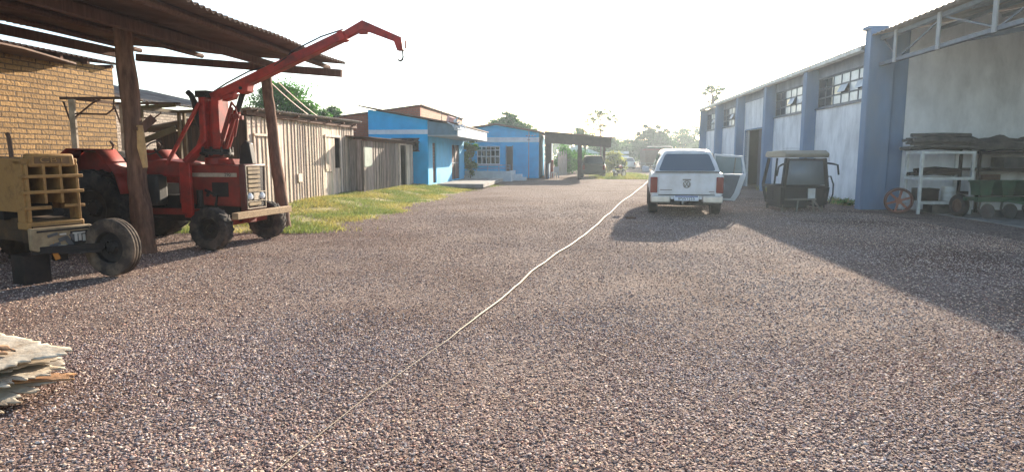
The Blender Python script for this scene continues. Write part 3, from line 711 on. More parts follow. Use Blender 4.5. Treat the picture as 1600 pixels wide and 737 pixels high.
b.bx(2.46, 2.62, -.05, .05, 3.69, 3.75)
tip = b.build('boom_tip', MT['red'], T, bevel=.008)
b = MB(); b.bx(3.3, 3.325, -.05, .05, 3.42, 3.55); b.build('end_plate', MT['red'], tip)
b = MB(); hx, hz = D.x, D.z-.17
b.tube([(hx+.02, 0, hz+.03), (hx+.025, 0, hz-.05), (hx+.03, 0, hz-.1), (hx+.015, 0, hz-.15), (hx-.025, 0, hz-.17), (hx-.06, 0, hz-.15), (hx-.07, 0, hz-.115)], [.014, .013, .015, .018, .018, .014, .006], 8)
b.build('hook', MT['dark'], tip)
n = Vector((-(B-A).normalized().z, 0, (B-A).normalized().x))
b = MB(); b.tube([A+n*.1, A+(B-A)*.12+n*.14, A+(B-A)*.3+n*.16, A+(B-A)*.42+n*.11], .014, 6)
b.tube([A+(B-A)*.6+n*.11, A+(B-A)*.62+n*.15, A+(B-A)*.85+n*.16, B+n*.11], .013, 6)
b.tube([A+(B-A)*.55+n*.11+Vector((0, -.03, 0)), A+(B-A)*.5+n*.02+Vector((0, -.1, 0)), A+(B-A)*.6+n*.06+Vector((0, -.1, 0))], .012, 6); b.build('hydraulic_hose', MT['black'], boom)
b = MB(); q0, q1 = Vector((-.22, -.0, 1.76)), Vector((.2, 0, 2.82)); b.tube([q0, q0.lerp(q1, .62)], .062, 12); cyl = b.build('hydraulic_cylinder', MT['red'], T)
b = MB(); b.tube([q0.lerp(q1, .58), q1], .05, 12); b.tube([q1+Vector((0, -.12, 0)), q1+Vector((0, .12, 0))], .03, 10); b.build('sleeve', MT['dark'], cyl)
b = MB()
for dx, dy, s in ((-.1, -.1, .78), (-.04, -.12, .68), (.06, -.1, .6)):
    b.tube([q0+Vector((dx, dy, 0)), q0.lerp(q1, s)+Vector((dx, dy, 0))], .022, 8)
b.tube([q0+Vector((.25, -.1, .2)), q0+Vector((.34, -.12, .5)), q0+Vector((.3, -.1, .72)), q0+Vector((.2, -.05, .8))], .02, 8)
for i in range(5): b.box((-.05+i*.06, -.1, 2.3+.03*(i % 2)), (.05, .06, .07))
b.build('control_rod', MT['red_dull'], cyl)
b = MB(); b.prism([(-.02, 1.46), (.26, 1.46), (.2, 1.85), (.12, 1.9), (.02, 1.8)], 'y', .05, .2); b.build('valve_block', MT['dark'], T, bevel=.02)
b = MB(); b.bar((-.6, -.18, 2.56), (-1.22, -.34, 1.46), .06, .06); b.bar((-.6, .18, 2.56), (-1.22, .34, 1.46), .06, .06); b.build('brace', MT['red'], T, bevel=.008)
b = MB(); b.tube([(-1.06, .12, 2.8), (-.99, .12, 2.74), (-.93, .12, 2.62), (-.9, .12, 2.5), (-.88, .12, 2.32), (-.72, .12, 1.88), (-.72, .12, 1.46)], [.05, .052, .055, .06, .05, .04, .04], 12); b.build('exhaust', MT['dark'], T)
b = MB()
for y in (-.55, .55):
    for x in (-1.62, -1.5): b.bar((x, y, 1.35), (x, y, 2.47), .05, .05)
    b.bar((-1.65, y, 2.47), (-.8, y, 2.5), .05, .06)
b.bar((-1.62, -.58, 2.47), (-1.62, .58, 2.47), .05, .06); b.bar((-.8, .55, 2.5), (-.8, .55, 1.5), .05, .05); b.bar((-1.6, -.55, 1.85), (-.85, -.5, 2.1), .04, .1)
b.build('windscreen_frame', M('old_frame_paint', '6b5d3e', .7, .1, .3, 5, .2, 50, '4d3426', .6, 3), T)
b = MB(); b.bx(-2.98, -2.86, -.6, -.56, 1.72, 2.64); b.bx(-2.98, -2.86, .56, .6, 1.72, 2.64); b.build_each('roll_bar_post', MT['tin'], T)  # pale material puts the sunlight on these posts into their colour
b = MB()
for y in (-.58, .58):
    b.tube([(-3.16, y, 2.66), (-2.4, y, 2.65), (-1.9, y, 2.64), (-1.6, y, 2.63)], .025, 8); b.tube([(-3.1, y, 2.6), (-3.0, y, 2.3), (-2.95, y, 2.2)], .018, 6)
    b.tube([(-2.9, y, 2.38), (-2.2, y, 2.36), (-2.05, y, 2.45), (-2.02, y, 2.62)], .016, 6); b.tube([(-2.9, y, 2.3), (-2.5, y, 2.55), (-2.3, y, 2.64)], .016, 6)
    b.tube([(-2.92, y, 1.74), (-2.6, y, 1.7), (-2.15, y, 1.72), (-2.1, y, 1.8), (-2.16, y, 1.88)], .025, 8)
b.bar((-3.0, -.6, 2.66), (-3.0, .6, 2.66), .05, .05); b.build('roll_bar_rail', MT['rust'], T)
fp = [(-3.05, 1.3), (-2.95, 1.6), (-2.75, 1.74), (-2.15, 1.73), (-1.78, 1.3), (-1.68, .95)]
for s in (-1, 1):
    b = MB()
    for (x0, z0), (x1, z1) in zip(fp, fp[1:]): b.add([(x0, s*.5, z0), (x1, s*.5, z1), (x1, s*.95, z1), (x0, s*.95, z0)], [(0, 1, 2, 3)])
    b.add([(x, s*.5, z) for x, z in fp]+[(-2.35, s*.5, .8)], [tuple(range(7))])
    b.build('fender', MT['red_dull'], T, solid=.02)
    wheel(T, (-2.4, s*.76, .68), .68, .36, .36, MT['dark'], MT['black'], lugs=20)
b = MB(); b.bx(-2.45, -2.0, -.22, .22, 1.25, 1.34); b.bx(-2.5, -2.4, -.22, .22, 1.34, 1.7); b.build('seat', MT['black'], T, bevel=.04)
b = MB(); b.tube([(-1.5, 0, 1.45), (-1.75, 0, 1.75)], .02, 8)
k = [(-1.77+.1*math.cos(a), .19*math.sin(a), 1.77+.12*math.cos(a)) for a in np.linspace(0, 2*math.pi, 21)]; b.tube(k, .014, 6); b.build('steering_wheel', MT['black'], T)

# ------------------------------------------------------------------ yellow tractor
RZ2 = -math.atan2(.44, .9)
T = thing('old_tractor', 'old faded yellow tractor with a box grille and broken bars at the left edge', 'tractor', (-5.98, 8.35, 0), RZ2)
b = MB(); b.bx(-1.9, -.65, -.29, .29, .82, 1.56); b.prism([(-1.9, 1.54), (-.2, 1.52), (-.2, 1.575), (-1.9, 1.61)], 'y', -.32, .32); b.bx(-1.9, -.2, -.33, -.3, .9, 1.53); b.bx(-1.9, -.2, .3, .33, .9, 1.53); b.build('hood', MT['yellow'], T)
g = MB(); g.bx(-.2, -.02, -.34, -.31, .76, 1.56); g.bx(-.2, -.02, .31, .34, .76, 1.56); g.bx(-.2, .02, -.35, .35, .68, .77); g.bx(-.2, -.02, -.34, .34, 1.5, 1.58)
g = g.build('grille', MT['yellow'], T, bevel=.012)
b = MB(); b.prism([(-.27, 1.47), (.3, 1.47), (.28, 1.64), (-.24, 1.64)], 'x', -.16, .015); top = b.build('name_panel', MT['yellow'], g, bevel=.025)
b = MB(); b.bx(.01, .022, -.2, .22, 1.515, 1.6); b.build('name_recess', M('brown_recess', '6e5236', .8, 0, .3, 6, .1), top)  # flat brown panel behind the lettering
text_mesh('name_lettering', 'CBT', .1, MT['yellow'], top, (.026, .01, 1.556), (R(90), 0, R(90)), .006, 1.7)
b = MB()
for z, y0, y1 in ((1.33, -.37, .37), (1.13, -.37, .37)): b.bx(-.06, .035, y0, y1, z, z+.042)
b.bx(-.06, .035, -.37, -.05, .93, .972); b.bar((-.0, .12, .96), (-.0, .38, .955), .03, .04)
for y in (-.3, -.1, .1): b.bx(-.19, .02, y-.018, y+.018, 1.0 if y > -.2 else .77, 1.5)
b.bx(-.19, .02, .285, .32, .77, 1.5); b.build('grille_bar', MT['yellow'], g, bevel=.006)
b = MB(); b.bx(-.75, -.6, -.3, .3, .78, 1.5); b.build('radiator', M('grille_dark', '1c1512', .9, 0, .3, 4, .1), T)
b = MB()
for y in (-.1, .1): b.bx(-.58, -.2, y-.01, y+.01, 1.0, 1.5)
b.build('grille_divider', MT['yellow'], g)
b = MB(); b.prism([(-.37, .7), (.37, .7), (.4, .67), (.38, .43), (.3, .4), (-.3, .4), (-.37, .43)], 'x', .05, .12); p = b.build('front_plate', MT['slat'], T, bevel=.012)
b = MB(); b.bx(.118, .128, -.3, .34, .645, .67); b.bx(.118, .128, .1, .33, .45, .63); b.build('plate_recess', MT['dark'], p)
b = MB()
for y, z, w_, h_ in ((-.12, .6, .12, .035), (-.1, .47, .13, .04), (.0, .54, .1, .05), (.07, .5, .05, .14), (.13, .56, .06, .09)): b.bar((.124, y-w_/2, z-.015), (.124, y+w_/2, z+.015), h_, .012, up=(1, 0, 0))
b.build('emblem', M('emblem_dark', '54504f', .6, 0, .2, 5, .1), p)
b = MB()
for y, z, w_, h_ in ((.16, .54, .035, .1), (.21, .54, .035, .09), (.26, .53, .035, .09), (.2, .6, .16, .02), (.0, .6, .08, .02), (-.02, .45, .1, .02)): b.box((.133, y, z), (.012, w_, h_))
b.build('emblem', MT['chrome'], p)
b = MB(); b.bx(-1.9, -.1, -.22, .22, .5, .8); b.bx(-.2, .06, -.3, .3, .5, .72); b.build('chassis', M('dark_yellow_grime', '4b3620', .8, 0, .4, 6, .2, 40, '2a2018', .6, 4), T)
b = MB(); b.bar((.05, -.35, .42), (.3, .42, .4), .09, .09); b.bx(-.05, .1, -.06, .06, .25, .5); b.bar((.1, -.1, .36), (.42, .3, .36), .035, .035); b.build('front_axle', MT['dark'], T)
b = MB(); b.bar((.06, -.12, .52), (.1, -.06, .28), .1, .06); b.build('axle_pivot', M('orange_primer', 'b8742c', .7, 0, .25, 5, .1), T)
wa = (math.sin(R(-16)), math.cos(R(-16)), 0)
wheel(T, (.42, .46, .39), .39, .19, .22, MT['dark'], M('dusty_ribbed_tyre', '3a302a', .9, 0, .3, 6, .3, 60, '8d7a66', .7, 4), axis=wa, ribs=3)
b = MB(); b.bx(-.28, .02, -.42, -.12, -.02, .36); b.build('support_block', MT['dark'], T)
for s in (-1, 1): wheel(T, (-2.3, s*.8, .74), .74, .4, .4, MT['yellow'], MT['black'], lugs=20)
b = MB(); b.tube([(-1.0, .05, 1.6), (-1.02, .05, 1.86), (-1.05, .05, 1.92)], .028, 8); b.build('exhaust', MT['rust'], T)
b = MB(); b.bx(-2.5, -1.9, -.3, .3, 1.0, 1.1); b.bx(-2.6, -2.5, -.3, .3, 1.1, 1.5); b.build('seat', MT['black'], T, bevel=.03)
b = MB(); b.tube([(-1.85, 0, 1.4), (-2.05, 0, 1.75)], .02, 8); k = [(-2.06+.1*math.cos(a), .2*math.sin(a), 1.76+.12*math.cos(a)) for a in np.linspace(0, 2*math.pi, 21)]; b.tube(k, .014, 6); b.build('steering_wheel', MT['black'], T)

# ------------------------------------------------------------------ scrap sheets in the near left corner
def sheet(label, loc, sx, sy, rz, mat, seed, tilt=(0, 0), th=.018, bow=.03, group='broken sheets heaped at the near left', name='broken_sheet'):
    r = random.Random(seed); nx, ny = 44, 30; vs, fs = [], []
    def edge(t, a):
        edge.w = getattr(edge, 'w', 0.)*.55+r.uniform(-1, 1)*.5
        return a*(edge.w+(r.uniform(-.9, 0) if r.random() < .06 else 0)+.1*r.uniform(-1, 1))
    el = [edge(0, .05) for _ in range(ny+1)]; er = [edge(0, .1) for _ in range(ny+1)]; et = [edge(0, .025) for _ in range(nx+1)]; eb = [edge(0, .014) for _ in range(nx+1)]
    for i in range(nx+1):
        for j in range(ny+1):
            fx, fy = i/nx, j/ny
            x = -sx/2+sx*fx+el[j]*(1-fx)**6+er[j]*fx**6; y = -sy/2+sy*fy+eb[i]*(1-fy)**6+et[i]*fy**6
            z = bow*math.sin(fx*3+seed)*math.cos(fy*2.2)+r.uniform(-.001, .001)
            vs.append((x, y, z))
    for i in range(nx):
        for j in range(ny): a = i*(ny+1)+j; fs.append((a, a+ny+1, a+ny+2, a+1))
    m = MB(); m.add(vs, fs); o = m.build(name, mat, None, solid=th, ang=12)
    o.location = loc; o.rotation_euler = (tilt[0], tilt[1], rz)
    return tag(o, label, 'broken sheet', group)
def heap(label, tip, sx, sy, rz, mat, seed, tilt=(0, 0), th=.012, bow=.02):
    u, v = Vector((math.cos(rz), math.sin(rz), 0)), Vector((-math.sin(rz), math.cos(rz), 0))
    return sheet(label, Vector(tip)-u*sx/2-v*sy/2, sx, sy, rz, mat, seed, tilt, th, bow)
heap('grey bottom sheet of the broken heap, lying on the gravel', (-3.3, 4.3, .03), 1.4, .75, R(-16), MT['tin'], 1, (.02, 0), 0.013, .01)
heap('grey sheet jutting out at the far back of the heap', (-3.3, 4.62, .1), 1.5, .6, R(-26), MT['tin'], 9, (0, .02), 0.012, .02)
heap('pale broken sheet sticking out low on the near side of the heap', (-3.13, 4.17, .08), 1.4, .4, R(-8), MT['card'], 2, (.1, .03), 0.013, .015)
heap('narrow brown spike of board under the middle of the heap', (-3.08, 4.34, .11), 1.2, .16, R(12), MT['card_brown'], 3, (-.1, .02), 0.013, .01)
heap('ragged cream sheet in the middle layer of the broken heap', (-3.14, 4.3, .165), 1.4, .5, R(-14), MT['card'], 4, (.06, .03), 0.010, .035)
heap('thin grey sheet wedged just under the pale top sheet of the heap', (-3.25, 4.4, .21), 1.4, .7, R(-20), MT['tin'], 5, (.03, .03), 0.010, .02)
heap('large pale top sheet with a torn pointed corner on the heap', (-3.1, 4.36, .26), 1.7, .78, R(-25), MT['card'], 6, (.06, .02), 0.014, .02)
heap('brown fibreboard piece lying on top of the broken heap', (-3.42, 4.27, .287), .85, .42, R(-22), MT['card_brown'], 7, (.06, .02), .014, .004)
# ------------------------------------------------------------------ vehicles
def loft(mb, rings):
    n = len(rings[0]); vs = [p for r in rings for p in r]; fs = []
    for i in range(len(rings)-1):
        for j in range(n): a, b = i*n+j, i*n+(j+1) % n; fs.append((a, b, b+n, a+n))
    fs += [tuple(range(n))[::-1], tuple(range((len(rings)-1)*n, len(rings)*n))]
    return mb.add(vs, fs)
def body_ring(y, w, z0, z1, bul=.03):
    h = z1-z0
    half = [(w*.9, z0), (w*.97, z0+.08), (w+bul*.6, z0+.3*h), (w+bul, z0+.55*h), (w, z0+.86*h), (w*.965, z1-.02), (w*.9, z1)]
    return [(x, y, z) for x, z in half]+[(-x, y, z) for x, z in half[::-1]]
def top_ring(yb, yt, wb, wt, zb, zt):
    half = [(wb, zb, 0), (wb+(wt-wb)*.45, zb+(zt-zb)*.5, .5), (wt, zt-.09, .9), (wt-.035, zt-.035, .97), (wt-.11, zt, 1.), (wt*.4, zt+.02, 1.03)]
    f = [(x, yb+(yt-yb)*(z-zb)/(zt-zb), z) for x, z, t in half]
    return f+[(-x, y, z) for x, y, z in f[::-1]]
def pane(yb, yt, wb, wt, zb, zt, f0, f1, m, off=-.012, rc=.15, th=.02):
    """rounded glass set on a raked rear / front panel"""
    b = MB(); out = []; rx = rc; rf = rc*1.3
    for sx, f, a0 in ((-1, f0+rf*(f1-f0), 180), (1, f0+rf*(f1-f0), 270), (1, f1-rf*(f1-f0), 0), (-1, f1-rf*(f1-f0), 90)):
        for t in range(5):
            a = R(a0+t*22.5); ff = f+rf*(f1-f0)*math.sin(a)
            out.append(((sx*(1-rx)+rx*math.cos(a))*(wb+(wt-wb)*ff-m), yb+(yt-yb)*ff, zb+(zt-zb)*ff))
    n = len(out); d = Vector((0, -(zt-zb), (yt-yb))).normalized()*(-1 if off > 0 else 1)
    vs = [Vector(p)+d*abs(off) for p in out]+[Vector(p)-d*.01 for p in out]
    b.add(vs, [tuple(range(n)), tuple(range(n, 2*n))[::-1]]+[(i, (i+1) % n, (i+1) % n+n, i+n) for i in range(n)])
    return b
def vehicle(name, label, cat, loc, rz, W, L, z0, belt, roof, wt, rear, front, paint, wheel_r, hood=.0, group=None, lamps=True):
    """rear at local y = 0; rear=(y belt, y roof), front=(y roof, y belt)"""
    T = thing(name, label, cat, loc, rz, group); w = W/2
    b = MB(); loft(b, [body_ring(-.02, w*.94, z0+.08, belt-.04), body_ring(.12, w, z0, belt), body_ring(L*.55, w, z0, belt), body_ring(front[1]+.1, w, z0, belt-.02), body_ring(L-.15, w*.95, z0, belt-.16-hood), body_ring(L, w*.86, z0+.1, belt-.3-hood)])
    b.build('body', paint, T, bevel=.015)
    b = MB(); ym = (rear[1]+front[0])/2
    loft(b, [top_ring(rear[0], rear[1], w*.93, wt, belt-.03, roof-.02), top_ring(rear[0]+.4, rear[1]+.35, w*.94, wt, belt-.03, roof), top_ring(ym, ym, w*.94, wt, belt-.03, roof+.01), top_ring(front[1], front[0], w*.93, wt*.97, belt-.03, roof-.03)])
    top = b.build('cabin', paint, T, bevel=.01)
    pane(rear[0], rear[1], w*.93, wt, belt, roof-.03, .1, .88, .1).build('rear_window', MT['glass_blue'], top)
    pane(front[1], front[0], w*.93, wt, belt, roof-.03, .06, .92, .08, .012).build('windscreen', MT['glass'], top)
    for s in (-1, 1):
        b = MB(); sx = s*(w*.935+.004)
        def sp(f, y): return (s*(w*.935+(wt-w*.935)*f*.93+.012), y, belt+(roof-belt)*f)
        y0b, y0t, y1b, y1t = rear[0]+.35, rear[1]+.3, front[1]-.25, front[0]-.1
        for a, c in ((.0, .3), (.33, .63), (.66, 1.)):
            q = [sp(.08, y0b+(y1b-y0b)*a), sp(.08, y0b+(y1b-y0b)*c), sp(.84, y0t+(y1t-y0t)*c), sp(.84, y0t+(y1t-y0t)*a)]
            b.add(q+[(x-s*.02, y, z) for x, y, z in q], [(0, 1, 2, 3), (7, 6, 5, 4), (0, 4, 5, 1), (1, 5, 6, 2), (2, 6, 7, 3), (3, 7, 4, 0)])
        b.build('side_window', MT['glass'], top)
        b = MB(); b.box((s*(w+.1), front[1]-.35, belt+.06), (.2, .12, .16)); b.build('mirror', MT['trim'], T, bevel=.03)
        if lamps:
            b = MB(); b.bx(s*(w*.94), s*(w*.74), -.035, .08, z0+.42*(belt-z0), belt-.06); b.build('tail_lamp', MT['lamp_red'], T, bevel=.02)
        for y in (.85, L-.85):
            b = MB(); b.lathe([(.001, -.01), (wheel_r*1.14, -.01), (wheel_r*1.14, .012), (.001, .012)], (s*(w+.012), y, wheel_r), (1, 0, 0), 28); b.build('arch_shade_disc', MT['trim'], T)  # dark disc paints the shaded hollow of the wheel arch
            wheel(T, (s*(w-.08), y, wheel_r), wheel_r, .24, wheel_r*.62, MT['steel'], MT['black'], axis=(1, 0, 0), n=28)
    b = MB(); b.bx(-w*.93, w*.93, -.1, .1, z0, z0+.24); b.build('bumper', MT['trim'], T, bevel=.03)
    b = MB(); b.bx(-.7, .7, .3, L-.4, wheel_r*.6, z0+.05); b.build('underbody', MT['dark'], T)
    return T
# --- white pickup
TZ = -math.atan(.2)
T = thing('pickup_truck', 'white double cab pickup with a rear canopy and its right door open', 'pickup truck', (4.71, 17.3, 0), TZ)
b = MB(); loft(b, [body_ring(0, .93, .5, 1.17), body_ring(.1, .955, .45, 1.18), body_ring(1.6, .955, .42, 1.18), body_ring(3.7, .95, .42, 1.15), body_ring(4.9, .93, .42, 1.08), body_ring(5.2, .8, .5, .95)])
b.build('body', MT['white_paint'], T, bevel=.012)
b = MB(); loft(b, [top_ring(.03, .3, .87, .64, 1.16, 1.75), top_ring(.3, .5, .87, .66, 1.16, 1.79), top_ring(1.6, 1.62, .87, .67, 1.16, 1.79), ])
can = b.build('canopy', MT['white_paint'], T, bevel=.01)
b = MB(); loft(b, [top_ring(1.66, 1.68, .87, .67, 1.16, 1.80), top_ring(2.8, 2.8, .88, .68, 1.16, 1.83), top_ring(3.9, 3.1, .86, .62, 1.1, 1.79)]); cab_ = b.build('cabin', MT['white_paint'], T, bevel=.01)
pane(.03, .3, .87, .64, 1.16, 1.75, .1, .87, .1, rc=.1).build('rear_window', MT['glass_blue'], can)
b = MB(); b.bx(-.12, .12, .255, .3, 1.665, 1.7); b.build('brake_lamp', MT['trim'], can, bevel=.008)
b = MB(); b.bx(-.85, .85, -.005, .05, 1.13, 1.165); b.build('seal', MT['trim'], can)
b = MB(); b.bx(-.83, .83, -.02, .04, 1.172, 1.21); b.build('canopy_sill', MT['steel'], can, bevel=.006)
for s in (-1, 1):
    def sp(f, y): return (s*(.876-.2*f*1.0+.012), y, 1.16+.64*f)
    for y0, y1, pr in ((.5, 1.5, can), (1.85, 2.75, cab_), (2.8, 3.5, cab_)):
        m = MB(); q = [sp(.1, y0), sp(.1, y1), sp(.84, y1-(.3 if y1 > 3 else 0)), sp(.84, y0+.1)]
        m.add(q+[(x-s*.02, y, z) for x, y, z in q], [(0, 1, 2, 3), (7, 6, 5, 4), (0, 4, 5, 1), (1, 5, 6, 2), (2, 6, 7, 3), (3, 7, 4, 0)]); m.build('side_window', MT['glass'], pr)
    m = MB(); m.bx(s*.957, s*.765, -.03, .1, .63, 1.06); m.build('tail_lamp', MT['lamp_red'], T, bevel=.025)
    m = MB(); m.box((s*1.07, 3.55, 1.2), (.22, .12, .2)); m.build('mirror', MT['white_paint'], T, bevel=.04)
    for y in (1.05, 4.25):
        m = MB(); m.lathe([(.001, -.01), (.43, -.01), (.43, .012), (.001, .012)], (s*.975, y, .4), (1, 0, 0), 32); m.build('arch_shade_disc', MT['trim'], T)  # flat dark disc in place of the arch's inner shade
        wheel(T, (s*.86, y, .37), .37, .26, .24, MT['steel'], MT['black'], axis=(1, 0, 0), n=32)
m = MB(); m.bx(-.745, .745, -.022, .05, .585, 1.125); tg = m.build('tailgate', MT['white_paint'], T, bevel=.02)
m = MB(); m.bx(-.745, .745, -.012, .04, .565, .583); m.build('gap', MT['dark'], tg)
m = MB(); m.bx(-.11, .11, -.03, -.02, .97, 1.005); m.build('handle', MT['steel'], tg, bevel=.008)
m = MB(); ez = .865
m.lathe([(.1, -.012), (.1, .012), (.084, .012), (.084, -.012), (.1, -.012)], (0, -.03, ez), (0, 1, 0), 36)
for p, q in (((-.045, .088), (0, -.002)), ((0, -.002), (.045, .088)), ((-.082, .045), (-.042, -.075)), ((-.042, -.075), (0, .02)), ((0, .02), (.042, -.075)), ((.042, -.075), (.082, .045))):
    m.bar((p[0], -.034, ez+p[1]), (q[0], -.034, ez+q[1]), .017, .015, up=(0, 1, 0))
m.build('emblem', MT['steel'], tg)
m = MB(); m.bx(-.7, -.38, -.027, -.02, .7, .72); m.bx(.58, .72, -.027, -.02, .66, .68); m.bx(.62, .72, -.027, -.02, .615, .63); m.build_each('badge', MT['steel'], tg)
m = MB(); m.bx(-.92, .92, -.08, .12, .3, .45); m.bx(-.41, .41, -.07, .12, .451, .57); bp = m.build('bumper', MT['trim'], T, bevel=.01)
m = MB(); m.bx(-.94, -.42, -.12, .12, .37, .56); m.bx(.42, .94, -.12, .12, .37, .56); m.build_each('bumper_corner', MT['chrome'], bp, bevel=.03)
m = MB(); m.lathe([(.001, -.1), (.34, -.1), (.36, 0), (.34, .1), (.001, .1)], (0, .75, .36), (0, 0, 1), 28); m.build('added_spare_wheel', MT['black'], T)  # added to fill the bright gap under the bed with dark
m = MB(); m.tube([(-.8, 1.05, .33), (.8, 1.05, .33)], .09, 10); m.build('added_rear_axle', MT['dark'], T)  # also added to keep the underside dark
m = MB(); m.bx(-.32, .32, -.1, -.075, .425, .56); pl = m.build('number_plate', MT['plate'], T, bevel=.006)
m = MB(); m.bx(-.3, .3, -.104, -.098, .53, .555); m.build('plate_band', MT['plate_blue'], pl)
text_mesh('plate_lettering', 'IPW1J25', .1, MT['ink'], pl, (0, -.104, .478), (R(90), 0, 0), .002, 1.25)
for s in (-1, 1): m = MB(); m.bx(s*.4, s*.34, -.09, -.07, .47, .52); m.build('plate_lamp', MT['lamp_white'], pl)
m = MB(); m.tube([(-.1, -.05, .36), (-.1, -.2, .36), (-.1, -.2, .4)], .02, 8); m.lathe([(.001, -.03), (.02, -.02), (.028, 0), (.02, .02), (.001, .03)], (-.1, -.2, .42), (0, 0, 1), 14); m.build('tow_ball', MT['chrome'], T)
m = MB(); m.bx(-.75, .75, .1, 4.8, .3, .5); m.build('underbody', MT['dark'], T)
m = MB(); m.prism([(-.04, .3), (-.68, .28), (-.8, .48), (-.99, 1.08), (-.02, 1.1)], 'x', -.1, 0)
for p, q in (((-.95, 1.06), (-.84, 1.6)), ((-.86, 1.6), (-.03, 1.66)), ((-.04, 1.66), (-.04, 1.08))): m.bar((-.04, *p), (-.04, *q), .06, .06, up=(1, 0, 0))
dr = m.build('door', MT['white_paint'], T, bevel=.015); dr.location = (.95, 2.62, 0); dr.rotation_euler = (0, 0, R(72))
dr['label'] = 'rear right door standing wide open'
m = MB(); m.prism([(-.06, .36), (-.56, .36), (-.66, .52), (-.82, 1.04), (-.06, 1.06)], 'x', -.13, -.1); m.build('door_trim', M('grey_door_trim', '6c6f73', .8, 0, .15, 3, .1), dr, bevel=.01)
m = MB(); m.prism([(-.07, 1.1), (-.86, 1.1), (-.8, 1.57), (-.07, 1.62)], 'x', -.05, -.04); m.build('door_window', M('tinted_door_glass', '7d8a8a', .15, 0, .1, 3, 0), dr)
m = MB(); m.bar((-.06, -.62, 1.1), (-.06, -.66, 1.58), .03, .03); m.box((-.14, -.25, 1.16), (.05, .14, .03)); m.build('door_handle', MT['steel'], dr)
m = MB()
for p, q in (((-1.0, 1.1), (-.87, 1.63)), ((-.87, 1.63), (-.03, 1.69)), ((-.82, .48), (-1.0, 1.1)), ((-.68, .27), (-.82, .48))): m.bar((-.02, *p), (-.02, *q), .03, .02, up=(1, 0, 0))
m.build('door_seal', MT['trim'], dr)

vehicle('parked_car', 'dark estate car parked beside the carport post', 'car', (6.35, 50, 0), YR*.6, 1.86, 4.4, .3, 1.02, 1.68, .66, (.02, .38), (2.7, 3.45), MT['black_paint'], .35)
c = vehicle('parked_car', 'small white hatchback parked far down the yard', 'car', (14.5, 80, 0), YR, 1.75, 3.9, .3, .98, 1.52, .58, (.02, .35), (2.3, 3.0), MT['white_paint'], .32)
c2 = vehicle('parked_car', 'low pale car parked sideways at the far end of the yard', 'car', (19.3, 96, 0), R(-80), 1.7, 4.2, .25, .8, 1.25, .55, (.3, .9), (2.3, 3.0), MT['white_paint'], .32)
# --- motorcycle beside the dark car
T = thing('motorcycle', 'small motorcycle leaning on its stand beside the dark parked car', 'motorcycle', (7.9, 49, 0), R(-38))
for y, nm in ((0, 1), (1.25, 2)): wheel(T, (0, y, .31), .31, .1, .24, MT['chrome'], MT['black'], axis=(1, 0, 0), n=28)
m = MB(); m.tube([(0, 1.25, .31), (0, .98, .95)], .035, 8); m.tube([(0, .98, .92), (0, .7, .6), (0, .45, .4), (0, 0, .31)], .03, 8); m.tube([(0, .98, .9), (0, .4, .75), (0, -.1, .72)], .025, 8); m.tube([(.02, .2, .3), (.15, .15, .0)], .02, 6); m.build('frame', MT['dark'], T)
m = MB(); m.lathe([(.001, -.28), (.1, -.25), (.15, 0), (.1, .22), (.001, .26)], (0, .68, .83), (0, 1, 0), 14); m.build('fuel_tank', MT['red_dull'], T)
m = MB(); m.bx(-.12, .12, -.2, .45, .75, .84); m.build('seat', MT['black'], T, bevel=.03)
m = MB(); m.bx(-.13, .13, .4, .75, .3, .58); m.tube([(.14, .5, .32), (.16, -.3, .36)], .045, 8); m.build('engine', MT['steel'], T, bevel=.03)
m = MB(); m.tube([(-.36, .85, 1.03), (-.15, .93, 1.0), (.15, .93, 1.0), (.36, .85, 1.03)], .016, 6)
for s in (-1, 1): m.tube([(s*.25, .9, 1.02), (s*.34, .92, 1.22)], .01, 5); m.box((s*.36, .92, 1.25), (.11, .03, .08))
m.build('handlebar', MT['dark'], T)
m = MB(); m.bx(-.08, .08, -.35, -.1, .5, .56); m.bx(-.06, .06, -.36, -.3, .55, .68); m.bx(-.07, .07, 1.05, 1.55, .62, .65); m.build('mudguard', MT['white_paint'], T)
m = MB(); m.lathe([(.001, .06), (.07, .05), (.09, 0), (.05, -.06)], (0, 1.1, .92), (0, 1, 0), 14); m.build('headlight', MT['lamp_white'], T)
# --- far trailer and truck
T = thing('trailer', 'white rail sided trailer standing behind the small white hatchback', 'trailer', (14.3, 86, 0), YR+.1)
m = MB()
for z in (1.45, 2.0): m.bx(-1.3, 1.3, 0, .08, z, z+.32); m.bx(-1.3, -1.22, 0, 4, z, z+.32); m.bx(1.22, 1.3, 0, 4, z, z+.32)
m.build('side_rail', MT['white_trim'], T)
m = MB()
for x in (-1.25, 0, 1.2):
    for y in (.09, 3.9): m.bx(x, x+.08, y, y+.08, .6, 2.3)
m.bx(-1.3, 1.3, 0, 4, .75, .9); m.bx(-1.2, 1.2, .1, 3.9, .9, 1.4); m.build('bed', MT['steel'], T)
for s in (-1, 1):
    for y in (1.5, 2.5): wheel(T, (s*1.1, y, .4), .4, .25, .24, MT['steel'], MT['black'], axis=(1, 0, 0), n=20)
T = thing('cargo_truck', 'dark brown truck with a tall slatted body beyond the white pickup', 'truck', (16.4, 72, 0), YR)
m = MB()
for i in range(8): m.bx(-1.5, 1.5, 0, .06, 1.0+i*.2, 1.15+i*.2); m.bx(-1.5, -1.44, .06, 6, 1.0+i*.2, 1.15+i*.2); m.bx(1.44, 1.5, .06, 6, 1.0+i*.2, 1.15+i*.2)
for x in (-1.42, -.5, .4, 1.34): m.bx(x, x+.09, .06, .14, .9, 2.65)
m.build('slatted_body', M('brown_truck_boards', '5a4540', .8, 0, .25, 4, .2), T)
m = MB(); m.bx(-1.43, 1.43, .15, 5.9, .9, 2.3); m.build('load', MT['tarp'], T)
